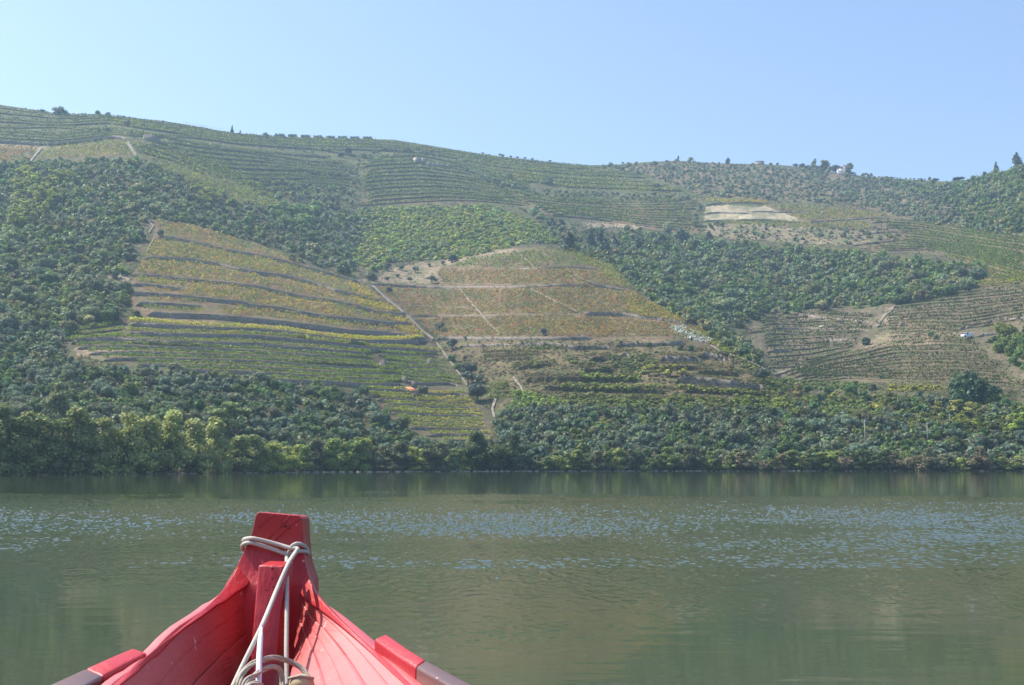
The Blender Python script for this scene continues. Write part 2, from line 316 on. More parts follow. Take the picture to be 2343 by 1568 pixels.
# ---------------------------------------------------------------- terrain grid
for l in LINES:
    if l['fam'] == 'B1': l['h'] *= .78
    if l['fam'] in ('A3', 'A5', 'A6'): l['h'] *= 1.3
family(T(4, [(1650, 1025), (2000, 1100), (2420, 1220)]), T(8, [(1250, 300), (1700, 240), (2420, 165)]), 6, 4.0, 'R5', False, 'lime')
family(T(8, [(-60, 505), (500, 478), (1000, 505)]), T(8, [(0, 960), (400, 925), (800, 815)]), 10, 3.4, 'S1', False, 'dull', jit=1.5)
family(T(8, [(1090, 625), (1400, 615), (1730, 635)]), T(8, [(1130, 740), (1500, 715), (1900, 730)]), 4, 3.0, 'S4', False, 'dull', jit=1.5)
NU, NWR = 1170, 880
CU_ = np.linspace(-450, 2800, NU)
TT = np.linspace(0, 1, NWR)
WS = shore_w(CU_); WT = sky_w(CU_)
Wg = WS[:, None] + (WT - WS)[:, None] * TT[None]          # from the shore up to the skyline
Ug = np.repeat(CU_[:, None], NWR, 1)
h_taper = 14.0
remap = []
for c in range(NU):
    u = CU_[c]; ks = []
    for l in LINES:
        p = l['p']; lo, hi = p[:, 0].min(), p[:, 0].max()
        if u < lo or u > hi: continue
        o = np.argsort(p[:, 0]); w = np.interp(u, p[o, 0], p[o, 1]); tp = min(1, (u - lo) / h_taper, (hi - u) / h_taper)
        ks.append((w, max(.05, l['h'] * tp)))
    ks.sort(reverse=True); kw = []; kv = []; last = 1e9
    for i, (w, h) in enumerate(ks):
        if w > last - .5: continue
        if w + 14 < last: kw.append(w + 13); kv.append(w + 13)
        kw += [w, w - h]; kv += [w - h / 2, w - h / 2]; last = w - h
        nx = ks[i + 1][0] if i + 1 < len(ks) else -1e9
        if nx < last - 28: kw.append(last - 13); kv.append(last - 13); last = last - 13
    if kw:
        kw = np.array(kw); kv = np.array(kv); o = np.argsort(kw)
        kw, kv = kw[o], np.maximum.accumulate(kv[o])
        wp = np.where((Wg[c] > kw[0]) & (Wg[c] < kw[-1]), np.interp(Wg[c], kw, kv), Wg[c])
    else: wp = Wg[c]
    remap.append(wp)
WP = np.array(remap)
nz = (fbm(Ug / 90, WP / 50, 4, 3) - .5) * .012 + (fbm(Ug / 22, WP / 12, 3, 9) - .5) * .003
Yg = baseY(Ug, WP) * (1 + nz * np.clip(TT * 12, 0, 1))
Yg = np.maximum(Yg, shore_Y(CU_)[:, None]); Yg[:, 0] = shore_Y(CU_)
Yg = np.maximum.accumulate(Yg, axis=1)
def surfY(u, w):
    u = np.asarray(u, float); w = np.asarray(w, float)
    ws = shore_w(u); wt = sky_w(u); t = np.clip((w - ws) / (wt - ws), 0, 1)
    return bil(Yg, u, t, CU_[0], CU_[1] - CU_[0], 0.0, TT[1])
def ground(u, w): return P(u, w, surfY(u, w))
# ---------------------------------------------------------------- ground colours by area
C_SCRUB = (.115, .10, .055); C_WOOD = (.085, .08, .045); C_SOIL = (.16, .118, .075); C_DRY = (.135, .108, .06); C_SLATE = (.15, .125, .085); C_PALE = (.33, .29, .2); C_PATH = (.28, .23, .17); C_GRASS = (.10, .10, .042)
AREAS = []
def area(poly, col): AREAS.append((poly, col))
P_UP = [(-450, 150), (2850, 150), (2850, 360), (2170, 430), (1600, 540), (1200, 480), (820, 480), (600, 455), (480, 420), (320, 362), (-450, 380)]
P_B = T(5, [(1340, 55), (1600, 75), (1900, 160), (2340, 300)]) + T(6, [(200, 130), (500, 280), (760, 350), (1000, 440), (1200, 580), (1400, 715), (1600, 930), (1500, 970), (900, 950), (400, 900), (0, 850)]) + T(5, [(1350, 990), (1200, 900), (1190, 650), (1250, 500), (1330, 400), (1400, 240)])
P_A = T(5, [(1180, 990), (2340, 1040)]) + T(6, [(900, 930), (1600, 950), (1700, 1080), (1800, 1250), (1910, 1380), (2000, 1540)]) + T(12, [(2130, 700), (2130, 900), (1700, 905), (1300, 790), (1100, 620), (900, 440)]) + T(6, [(700, 1340), (100, 1320)]) + T(5, [(1500, 1470), (1240, 1410), (900, 1370), (700, 1290), (480, 1200), (560, 1070), (1000, 1010)])
P_C = T(6, [(1040, 420), (1300, 260), (1800, 180), (2340, 100)]) + T(7, [(250, 85), (500, 110), (700, 180), (900, 250), (1060, 470), (1400, 680), (1700, 820), (1960, 1010), (1600, 970), (900, 940), (0, 930)]) + T(6, [(1700, 930), (1440, 740), (1200, 560)])
P_C4 = T(6, [(1640, 940), (2340, 930)]) + T(7, [(900, 940), (1680, 970), (2000, 1080), (2300, 1260), (2400, 1500), (1500, 1530), (600, 1480), (0, 1440), (-350, 1450), (-420, 1250), (-560, 1080)])
P_S = T(8, [(-120, 520), (0, 450), (300, 420), (1050, 360), (1200, 330), (1700, 260), (2420, 180), (2420, 1150), (1700, 1095), (600, 1070), (200, 1060), (130, 1020), (60, 960), (-60, 850), (-200, 700)])
P_R3 = T(4, [(0, 540), (500, 560), (1000, 610), (1400, 690), (1900, 790), (2420, 850), (2420, 1200), (1900, 1060), (1600, 1000), (930, 960), (750, 920), (1300, 800), (900, 760), (360, 760), (0, 740)])
P_OL = [(1360, 385), (1550, 372), (1850, 388), (2000, 410), (2080, 440), (2200, 525), (2150, 520), (2000, 480), (1850, 465), (1700, 455), (1620, 450), (1570, 430), (1450, 395)]
P_R5 = T(4, [(1600, 1000), (2000, 1085), (2420, 1200), (2420, 1330), (1950, 1300), (1960, 1180)])
P_OL2 = T(3, [(1740, 720), (2340, 720)]) + T(4, [(400, 770), (1100, 770), (1250, 860), (900, 920), (400, 900), (0, 870)]) + T(3, [(2000, 860), (1750, 800)])
P_PALE = T(3, [(1770, 560), (2000, 548), (2340, 560)]) + T(4, [(0, 560), (130, 615), (340, 688), (0, 690)]) + T(3, [(2000, 682), (1730, 690), (1735, 630)])
P_V1 = T(1, [(330, 620), (430, 510), (800, 450), (1000, 430), (1170, 460), (1220, 580), (900, 590), (560, 600)])
P_V2 = T(1, [(-1800, 560), (0, 480), (350, 500), (270, 640), (-100, 640), (-1800, 700)])
P_R1 = T(3, [(0, 440), (400, 490), (900, 520), (1720, 490), (1700, 600), (1640, 700), (1700, 800), (1550, 830), (1200, 760), (400, 650), (0, 520)])
for poly, col in ((P_UP, C_GRASS), (P_OL, (.17, .13, .085)), (P_OL2, (.22, .185, .12)), (P_R3, C_SOIL), (P_R5, C_SOIL), (P_R1, C_SOIL), (P_B, C_SOIL), (P_A, (.105, .088, .055)), (P_C, C_SOIL), (P_C4, C_DRY), (P_S, C_SLATE), (P_PALE, C_PALE), (P_V1, C_SOIL), (P_V2, C_SOIL),  # P_A soil is darkened: the shade under the vines is put into its colour
                  (T(6, [(880, 400), (1100, 360), (1300, 260), (1900, 175), (2340, 90), (2340, 130), (1700, 260), (1600, 420), (1040, 415)]), (.25, .2, .14)),
                  (T(5, [(830, 745), (960, 590), (1130, 570), (1180, 620), (1000, 760)]), (.28, .23, .18)), (T(5, [(1250, 230), (1430, 225), (1320, 400), (1240, 300)]), C_DRY),
                  (T(2, [(930, 740), (1100, 700), (1660, 690), (2200, 770), (1500, 780), (940, 800)]), C_DRY), (T(3, [(600, 700), (1200, 735), (1150, 760), (640, 740)]), C_PATH),
                  (T(8, [(1050, 600), (1080, 380), (1180, 400), (1350, 560), (1750, 640), (1500, 740), (1100, 770), (850, 800)]), (.22, .175, .12)),
                  (T(8, [(1900, 670), (2100, 520), (2343, 480), (2343, 500), (2000, 640)]), C_DRY),
                  (T(5, [(690, 1240), (1170, 1270), (1170, 1330), (900, 1370), (700, 1330)]), (.24, .185, .135)),
                  ([(0, 331), (130, 337), (250, 325), (330, 308), (260, 322), (120, 342), (0, 340)], C_PATH)):
    area(poly, col)
ju = Ug + (fbm(Ug / 14, Wg / 8, 3, 5) - .5) * 14; jw = Wg + (fbm(Ug / 14, Wg / 8, 3, 6) - .5) * 9
GC = np.empty((NU, NWR, 3), np.float32); GC[:] = C_WOOD
sc = fbm(Ug / 40, Wg / 22, 3, 12); GC[sc > .58] = C_SCRUB
for poly, col in AREAS:
    m = pip(ju, jw, poly); GC[m] = col
patch = fbm(Ug / 55, Wg / 16, 4, 21)[..., None]; GC = GC * (.75 + .5 * patch)
g3 = fbm(Ug / 7, Wg / 3.5, 3, 44)[..., None]; GC = GC * (.72 + .56 * g3)
g2 = fbm(Ug / 18, Wg / 6, 3, 33); mm = (g2 > .55); GC[mm] = GC[mm] * .55 + np.array((.09, .12, .04)) * .45
# mesh: under water rim, grid, back of the ridge
V = P(Ug, Wg, Yg)
low = V[:, :1].copy(); low[..., 1] -= 14; low[..., 2] = -4
b1 = V[:, -1:].copy(); b1[..., 1] += 8; b1[..., 2] -= .5
b2 = V[:, -1:].copy(); b2[..., 1] += 120; b2[..., 2] -= 45
b3 = V[:, -1:].copy(); b3[..., 1] += 900; b3[..., 2] = -2
VV = np.concatenate([low, V, b1, b2, b3], 1); CC = np.concatenate([GC[:, :1], GC, GC[:, -1:], GC[:, -1:], GC[:, -1:]], 1)
nr = VV.shape[1]; idx = np.arange(NU * nr).reshape(NU, nr)
fc = np.stack([idx[:-1, :-1], idx[1:, :-1], idx[1:, 1:], idx[:-1, 1:]], -1).reshape(-1, 4)
hill = mesh_obj('hillside', VV.reshape(-1, 3), fc, M_GROUND, CC.reshape(-1, 3)); tag(hill, kind='structure')

# ---------------------------------------------------------------- paths (strips laid on the hillside)
M_PATH = plain('dirt_path', (.17, .145, .11), (.25, .215, .16), .8)
def path(name, pts, wpx):
    p = resample(pts, 50); d = np.gradient(p, axis=0); d /= np.linalg.norm(d, axis=1)[:, None] + 1e-9; n = np.stack([-d[:, 1], d[:, 0]], 1)
    ww = wpx * (1 + .5 * (vnoise(np.arange(50) / 3., np.zeros(50), len(pts) * 7) - .5))[:, None]
    a = p + n * ww / 2; b = p - n * ww / 2; m = (a + b) / 2
    R = []
    for q in (a, m, b):
        g = ground(q[:, 0], q[:, 1]); g[:, 1] -= .5; g[:, 2] += .3; R.append(g)
    v = np.stack(R, 1).reshape(-1, 3); i = np.arange(150).reshape(50, 3)
    f = np.stack([i[:-1, :-1], i[1:, :-1], i[1:, 1:], i[:-1, 1:]], -1).reshape(-1, 4)
    tag(mesh_obj(name, v, f, M_PATH), kind='structure')
for pts, wp_ in ((T(6, [(1855, 470), (1930, 570), (2040, 690), (2130, 800), (2225, 885)]), 5), (T(7, [(165, 475), (330, 560), (480, 630), (580, 680)]), 4), (T(7, [(20, 110), (100, 190), (190, 268)]), 3.5), (T(7, [(480, 295), (600, 370), (740, 425)]), 2.5),
                 (T(7, [(1085, 500), (1060, 580), (1025, 660)]), 4.5), (T(6, [(1060, 440), (1170, 550), (1300, 650), (1420, 760), (1520, 860), (1610, 930)]), 7), (T(6, [(1640, 960), (1720, 1070), (1860, 1260), (1920, 1350)]), 5),
                 (T(5, [(1320, 55), (1400, 140), (1360, 200)]), 5), (T(5, [(1410, 240), (1340, 380)]), 4), (T(1, [(385, 505), (330, 570), (275, 640)]), 5), (T(1, [(1160, 460), (1210, 530), (1240, 580)]), 9),
                 (T(12, [(2180, 510), (2150, 600), (2170, 680)]), 7), (T(13, [(0, 310), (60, 390), (110, 480)]), 6), (T(13, [(1800, 20), (1900, 90), (2000, 110), (2200, 190), (2330, 260)]), 4), (T(8, [(60, 1010), (250, 960), (480, 905)]), 5),
                 (T(4, [(1580, 565), (1750, 580), (1900, 585), (2050, 605)]), 3), (T(14, [(1050, 985), (1300, 970), (1500, 930), (1900, 870)]), 3.5), (T(8, [(1170, 380), (1060, 480), (1000, 575)]), 8)):
    path('path', pts, wp_ * .72)
# ---------------------------------------------------------------- foliage builders
def quads(c, n, s, asp=.75):
    c = np.asarray(c); k = len(c); n = n / (np.linalg.norm(n, axis=1)[:, None] + 1e-9)
    r = rng.normal(size=(k, 3)); a = np.cross(n, r); a /= np.linalg.norm(a, axis=1)[:, None] + 1e-9; b = np.cross(n, a)
    s = np.broadcast_to(np.asarray(s, float), (k,))[:, None] / 2
    a = a * s; b = b * s * asp
    v = np.stack([c - a * 1.15, c - b, c + a, c + b * 1.1], 1)      # leaf-like rhombus
    return v.reshape(-1, 3), np.arange(k * 4).reshape(k, 4)
ICO_V = None
def ico(sub=1):
    import bmesh
    bm = bmesh.new(); bmesh.ops.create_icosphere(bm, subdivisions=sub, radius=1)
    v = np.array([x.co[:] for x in bm.verts]); f = np.array([[q.index for q in x.verts] for x in bm.faces]); bm.free(); return v, f
IV, IF = ico(1)
def crown_arrays(seed, kind, nl, nleaf, ls):
    """crown about 1 wide; returns verts, quads(list), tints. kinds differ in lobe layout"""
    global rng
    keep = rng; rng = np.random.default_rng(seed)
    lobes = []
    if kind == 'round':      # oak, shrub
        for i in range(nl):
            a = rng.uniform(0, 6.28); r = rng.uniform(0, .33); z = rng.uniform(.25, .72)
            lobes.append((math.cos(a) * r, math.sin(a) * r, z * .78 - r * .25, rng.uniform(.15, .26)))
    elif kind == 'flat':     # olive
        for i in range(nl):
            a = rng.uniform(0, 6.28); r = rng.uniform(.05, .36)
            lobes.append((math.cos(a) * r, math.sin(a) * r, rng.uniform(.24, .6) + .1 * (1 - r * 2.5), rng.uniform(.13, .22)))
    elif kind == 'tall':     # riverside willow
        for i in range(nl):
            a = rng.uniform(0, 6.28); z = rng.uniform(.06, 1.05); r = rng.uniform(0, .36) * (1.1 - .6 * z)
            lobes.append((math.cos(a) * r, math.sin(a) * r, z, rng.uniform(.12, .2) * (1.15 - .3 * z)))
    elif kind == 'cone':     # cypress and fir
        for i in range(nl):
            z = (i + .5) / nl * .92 + .06; a = rng.uniform(0, 6.28); R = .5 * (1 - (z / 1.06) ** 1.4) + .05
            lobes.append((math.cos(a) * R * .35, math.sin(a) * R * .35, z, R * .6))
    elif kind == 'airy':     # ailanthus with plate-like sprays
        for i in range(nl):
            a = rng.uniform(0, 6.28); r = rng.uniform(.1, .42)
            lobes.append((math.cos(a) * r, math.sin(a) * r, rng.uniform(.3, .95), rng.uniform(.09, .15)))
    lobes = np.array(lobes); w = lobes[:, 3] ** 2; w /= w.sum(); li = rng.choice(len(lobes), nleaf, p=w)
    d = rng.normal(size=(nleaf, 3)); d[:, 2] = d[:, 2] * .9 + .25; d /= np.linalg.norm(d, axis=1)[:, None]
    sq = np.array([1, 1, .8]) if kind != 'airy' else np.array([1.25, 1.25, .45])
    rr = rng.uniform(.72, 1.12, nleaf)[:, None] * lobes[li, 3:4]
    c = lobes[li, :3] + d * rr * sq
    n = d + rng.normal(size=(nleaf, 3)) * .55; n[:, 2] += .25
    v, f = quads(c, n, ls * rng.uniform(.7, 1.35, nleaf))
    tv = rng.uniform(.72, 1.28, len(lobes))[li] * rng.uniform(.75, 1.25, nleaf)
    hue = rng.normal(0, .07, (nleaf, 3)) * np.array([1.2, .6, .6])
    tint = np.clip(tv[:, None] * (1 + hue), .3, 2); tint = np.repeat(tint, 4, 0)
    fl = [tuple(x) for x in f]; VS = [v]; TS = [tint]; base = len(v)
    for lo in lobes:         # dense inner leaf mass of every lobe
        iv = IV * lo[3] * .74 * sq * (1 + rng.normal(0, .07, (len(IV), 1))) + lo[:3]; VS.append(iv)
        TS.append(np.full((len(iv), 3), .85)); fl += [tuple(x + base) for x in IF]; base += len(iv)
    rng = keep
    return np.concatenate(VS), fl, np.concatenate(TS), lobes
def trunk_arrays(seed, lobes, r0=.045, sides=6):
    rg = np.random.default_rng(seed); VS = []; FS = []; base = 0
    def limb(a, b, ra, rb):
        nonlocal base
        a = np.array(a); b = np.array(b); n = 5; mid = rg.normal(0, .02, 3); d = b - a; d /= np.linalg.norm(d) + 1e-9
        x = np.cross(d, [.3, .9, .1]); x /= np.linalg.norm(x); y = np.cross(d, x)
        for i in range(n):
            t = i / (n - 1); c = a + (b - a) * t + mid * math.sin(t * 3.14); r = ra + (rb - ra) * t
            for k in range(sides):
                g = 6.283 * k / sides; VS.append(c + (x * math.cos(g) + y * math.sin(g)) * r)
        for i in range(n - 1):
            for k in range(sides):
                p = base + i * sides; FS.append((p + k, p + (k + 1) % sides, p + sides + (k + 1) % sides, p + sides + k))
        base += n * sides
    zf = float(np.min(lobes[:, 2])) * .75; fork = np.array([rg.normal(0, .02), rg.normal(0, .02), max(.1, zf)])
    limb((0, 0, -.08), fork, r0 * 1.3, r0 * .8)
    for lo in lobes[:7]: limb(fork, lo[:3], r0 * .6, r0 * .18)
    return np.array(VS), FS
def bake(seed, kind, nl, nleaf, ls, name):
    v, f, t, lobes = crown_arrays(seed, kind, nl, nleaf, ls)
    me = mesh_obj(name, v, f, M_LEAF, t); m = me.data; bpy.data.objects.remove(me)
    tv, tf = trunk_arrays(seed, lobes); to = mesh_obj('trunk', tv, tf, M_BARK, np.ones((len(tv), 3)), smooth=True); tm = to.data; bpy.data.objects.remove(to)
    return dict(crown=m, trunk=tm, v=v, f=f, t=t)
SPEC = {'olive': ('flat', 9, .6), 'oak': ('round', 10, .62), 'willow': ('tall', 18, .6), 'bush': ('round', 5, .6), 'ailanthus': ('airy', 12, .6), 'fir': ('cone', 9, .6)}
PROTO = {}
for i, (sp, (kd, nl, _)) in enumerate(SPEC.items()):
    hi = [bake(100 * i + k, kd, nl + 4, {'willow': 2600, 'bush': 420, 'fir': 1500}.get(sp, 1500), {'willow': .055, 'bush': .13, 'fir': .075, 'ailanthus': .085}.get(sp, .072), 'crown') for k in range(4)]
    mid = [bake(100 * i + 20 + k, kd, nl, {'willow': 900, 'bush': 200, 'fir': 500}.get(sp, 420), {'willow': .09, 'bush': .17, 'fir': .12, 'ailanthus': .13}.get(sp, .12), 'crown') for k in range(5)]
    lo = [crown_arrays(100 * i + 50 + k, kd, max(4, nl - 3), 110 if sp != 'bush' else 70, .2 if sp != 'willow' else .16)[:3] for k in range(5)]
    PROTO[sp] = dict(hi=hi, mid=mid, lo=lo)
BASECOL = {'olive': (.22, .27, .135), 'oak': (.135, .205, .05), 'willow': (.26, .29, .07), 'bush': (.22, .28, .05), 'ailanthus': (.34, .36, .08), 'fir': (.035, .06, .03)}
CAT = {'olive': 'olive tree', 'oak': 'oak tree', 'willow': 'willow tree', 'bush': 'bush', 'ailanthus': 'ailanthus tree', 'fir': 'cypress tree'}
NAME = {'olive': 'olive_tree', 'oak': 'oak_tree', 'willow': 'willow_tree', 'bush': 'bush', 'ailanthus': 'ailanthus_tree', 'fir': 'cypress_tree'}
TREES = []
BRIGHT = ('scrub above the middle hill',)     # (species, u, w, width m, height factor, colour, label, group, force)
def tree(sp, u, w, size, hf=1.0, col=None, label=None, group=None, force=False, dY=0.0):
    TREES.append(dict(sp=sp, u=u, w=w, s=size, hf=hf, col=col, label=label, group=group, force=force, dY=dY))
def vcol(sp, rg, k=.3):
    c = np.array(BASECOL[sp]); v = rg.uniform(1 - k, 1 + k * 1.3); h = float(np.clip(rg.normal(.06, .13), -.1, .4))
    return tuple(np.clip(c * v * np.array([1 + h, 1, 1 - h * .6]), .01, .6))
NOGO = [(915, 878, 965, 912), (1895, 384, 1935, 402), (322, 300, 368, 328), (2190, 760, 2235, 780), (1500, 1040, 1535, 1085), (935, 355, 985, 378)]
def scatter(poly, mix, spacing, where, sj=.35, seed=1, gap=.0, hf=(.85, 1.2), wrow=.5):
    rg = np.random.default_rng(seed); us = [p[0] for p in poly]; ws = [p[1] for p in poly]
    w = max(ws); sps = list(mix); pr = np.array([mix[s][0] for s in sps], float); pr /= pr.sum()
    while w > min(ws):
        u = min(us) + rg.uniform(0, 20); Yr = float(surfY(np.array([np.mean(us)]), np.array([w]))[0]); step_w = spacing * F / Yr * wrow
        while u < max(us):
            uu = u + rg.normal(0, .28) * spacing * F / Yr; ww = w + rg.uniform(-.5, .5) * step_w
            if pip(np.array([uu]), np.array([ww]), poly)[0] and not any(a < uu < c and b < ww < d + 12 for a, b, c, d in NOGO) and rg.random() > gap and vnoise(np.array([uu / 26]), np.array([ww / 15]), seed)[0] > gap * .9:
                Y = float(surfY(np.array([uu]), np.array([ww]))[0])
                # species patches
                pn = vnoise(np.array([uu / 60]), np.array([ww / 30]), seed + 5)[0]
                q = (np.cumsum(pr)); k = int(np.searchsorted(q, min(.999, max(0, .5 * pn + .5 * rg.random() + rg.normal(0, .12))))); k = min(k, len(sps) - 1); sp = sps[k]
                sz = mix[sp][1] * rg.uniform(1 - sj, 1 + sj * 1.2) * (1.35 if rg.random() < .1 else 1)
                tree(sp, uu, ww, sz, rg.uniform(*hf), tuple(np.array(vcol(sp, rg)) * (1.35 if where in BRIGHT else np.array([.8, .86, 1.05]) if where in ('left lower wood', 'right bank wood', 'rough bank below the terraces') else 1)), None, where)
                u += spacing * F / Y * rg.uniform(.75, 1.3)
            else:
                u += spacing * F / Yr * .8
        w -= step_w
W1 = [(-80, 385), (90, 372), (250, 368), (320, 368), (420, 412), (520, 448), (610, 480), (720, 480), (820, 490), (830, 560), (800, 600), (830, 640), (790, 630), (690, 602), (600, 560), (540, 542), (440, 514), (345, 500), (325, 520), (315, 560), (270, 640), (295, 690), (250, 738), (180, 748), (140, 790), (200, 850), (330, 856), (640, 876), (820, 905), (900, 975), (1000, 1015), (1130, 1020), (1130, 1072), (-80, 1080)]
scatter([p for p in W1 if p[1] < 760] + [(-80, 760)], {'oak': (.42, 4.9), 'olive': (.42, 4.2), 'bush': (.16, 3.4)}, 2.9, 'left upper wood', seed=11)
scatter([(-80, 750), (180, 748), (140, 790), (200, 850), (330, 856), (640, 876), (820, 905), (900, 975), (1000, 1015), (1130, 1020), (1130, 1060), (600, 1068), (300, 1050), (-80, 1060)], {'olive': (.6, 3.3), 'oak': (.3, 3.7), 'bush': (.10, 2.7)}, 2.15, 'left lower wood', seed=12)
scatter([(820, 482), (950, 476), (1120, 470), (1230, 510), (1290, 560), (1200, 560), (1050, 594), (900, 600), (850, 625), (800, 600), (830, 560)], {'bush': (.78, 3.6), 'oak': (.12, 4.2), 'olive': (.10, 4)}, 2.0, 'scrub above the middle hill', seed=13, hf=(.7, 1))
scatter([(1170, 470), (1260, 505), (1330, 530), (1560, 530), (1560, 560), (1400, 565), (1290, 560), (1230, 510)], {'olive': (.8, 4.6), 'oak': (.2, 4.6)}, 3.6, 'olive wood above the middle hill', seed=14)
scatter([(1330, 566), (1440, 545), (1570, 545), (1640, 555), (1800, 576), (1990, 590), (2100, 600), (2240, 618), (2250, 645), (2220, 668), (2100, 692), (1990, 704), (1850, 716), (1750, 722), (1650, 770), (1600, 738), (1560, 719), (1500, 682), (1446, 636), (1400, 598)], {'oak': (.5, 6.2), 'olive': (.42, 5.4), 'bush': (.08, 4)}, 3.4, 'valley wood on the right', seed=15)
scatter([(2000, 412), (2060, 416), (2170, 421), (2240, 412), (2342, 380), (2440, 345), (2440, 545), (2340, 538), (2240, 528), (2180, 480)], {'oak': (.7, 6.6), 'olive': (.22, 5.6), 'bush': (.08, 4.5)}, 4.0, 'far wood at the top right', seed=16)
scatter([(1850, 385), (2010, 405), (2100, 425), (2180, 470), (2260, 530), (2342, 540), (2240, 535), (2090, 500), (1990, 470), (1850, 420)], {'olive': (.95, 4.6)}, 4.3, 'upper right olive grove', seed=17, hf=(.8, 1))
scatter(P_OL, {'olive': (.9, 4.3), 'bush': (.1, 3.0)}, 4.1, 'upper right olive grove', seed=18, gap=.05)
scatter(P_OL2, {'olive': (1, 2.9)}, 4.6, 'grove by the pale plots', seed=19, gap=.15)
scatter([(1140, 950), (1190, 925), (1330, 935), (1450, 940), (1600, 935), (1800, 945), (1850, 925), (1900, 960), (2000, 970), (2150, 985), (2420, 990), (2420, 1066), (1130, 1066)], {'olive': (.56, 3.2), 'oak': (.3, 3.5), 'bush': (.14, 2.6)}, 2.15, 'right bank wood', seed=20)
scatter([(1820, 905), (1950, 905), (2150, 912), (2300, 925), (2420, 940), (2420, 990), (2150, 985), (1900, 962)], {'bush': (.6, 2.8), 'olive': (.2, 3.2), 'oak': (.2, 3.2)}, 1.8, 'rough bank below the terraces', seed=21, gap=.08)
scatter([(2262, 775), (2300, 768), (2420, 775), (2420, 860), (2320, 838), (2275, 812)], {'oak': (.8, 6), 'olive': (.2, 5)}, 4.2, 'clump at the right edge', seed=22)
scatter(T(2, [(0, 570), (450, 600), (900, 690), (930, 850), (640, 830), (300, 740), (0, 740)]), {'olive': (.85, 4.3), 'oak': (.15, 4)}, 5.2, 'upper left olive terraces', seed=23)
scatter([(-440, 300), (-80, 300), (-80, 1060), (-440, 1060)], {'oak': (.5, 6), 'olive': (.5, 5)}, 5.0, 'wood beyond the left edge', seed=24); scatter([(2425, 560), (2790, 560), (2790, 1060), (2425, 1060)], {'oak': (.5, 6), 'olive': (.5, 5)}, 4.6, 'wood beyond the right edge', seed=25); scatter([(2440, 345), (2790, 300), (2790, 560), (2440, 560)], {'oak': (.6, 8), 'olive': (.4, 6)}, 6, 'wood beyond the right edge', seed=26)
CR_ = [(1290, 568), (1324, 573), (1409, 603), (1446, 641), (1500, 688), (1565, 726), (1600, 743), (1665, 792), (1740, 836)]
scatter([(a + 6, b - 26) for a, b in CR_] + [(a - 4, b + 5) for a, b in CR_[::-1]], {'oak': (.4, 4.2), 'olive': (.3, 3.8), 'bush': (.3, 2.8)}, 2.1, 'thicket along the middle hill edge', seed=27, wrow=.3)
# scrub bands on the dry banks of the middle hill
for pts, col in ((T(7, [(520, 1225), (1150, 1270), (1150, 1295), (700, 1290)]), (.2, .24, .05)), (T(7, [(330, 1330), (1300, 1345), (1330, 1385), (600, 1400)]), (.19, .22, .05)), (T(7, [(1480, 1350), (2340, 1400), (2340, 1425), (1500, 1395)]), (.19, .21, .05)),
                 (T(7, [(250, 1450), (700, 1430), (1500, 1460), (2420, 1485), (2560, 1550), (600, 1550)]), (.14, .165, .045)), (T(7, [(480, 1100), (900, 1180), (900, 1200), (480, 1150)]), (.13, .15, .05)), (T(7, [(0, 1160), (330, 1130), (330, 1160), (0, 1190)]), (.13, .15, .05)), (T(7, [(-250, 1350), (-60, 1300), (0, 1460), (-200, 1480)]), (.15, .17, .05)), (T(7, [(1860, 830), (2100, 1060), (2400, 1320), (2560, 1500), (2380, 1480), (2250, 1300), (1960, 1050)]), (.17, .18, .06)), (T(14, [(-60, 330), (300, 330), (1000, 380), (1000, 420), (300, 420), (0, 440)]), (.12, .16, .05)), (T(7, [(0, 1400), (60, 1390), (600, 1520), (0, 1560)]), (.16, .22, .045)), (T(14, [(1100, 385), (1620, 400), (1620, 430), (1100, 440)]), (.22, .22, .05)),
                 (T(7, [(100, 990), (480, 990), (480, 1020), (100, 1020)]), (.14, .17, .05)), (T(7, [(850, 1130), (1250, 1050), (1280, 1250), (1000, 1250)]), (.15, .17, .06)), (T(14, [(-300, 480), (200, 500), (400, 640), (-300, 560)]), (.16, .2, .04))):
    n0 = len(TREES); scatter(pts, {'bush': (1, 2.2)}, 1.3, 'dry middle terraces', seed=30 + n0 % 50, hf=(.6, .9), wrow=.35)
    for t_ in TREES[n0:]: t_['col'] = tuple(np.array(col) * np.array([1.5, 1.5, 1.1]) * rng.uniform(.75, 1.25))
n0 = len(TREES); scatter(P_C4, {'bush': (1, 1.35)}, 1.55, 'brown middle terraces', seed=55, gap=.22, hf=(.4, .7))
for t_ in TREES[n0:]: t_['col'] = tuple(np.array([(.17, .13, .07), (.13, .15, .06), (.21, .16, .09)][rng.integers(0, 3)]) * rng.uniform(.7, 1.3))
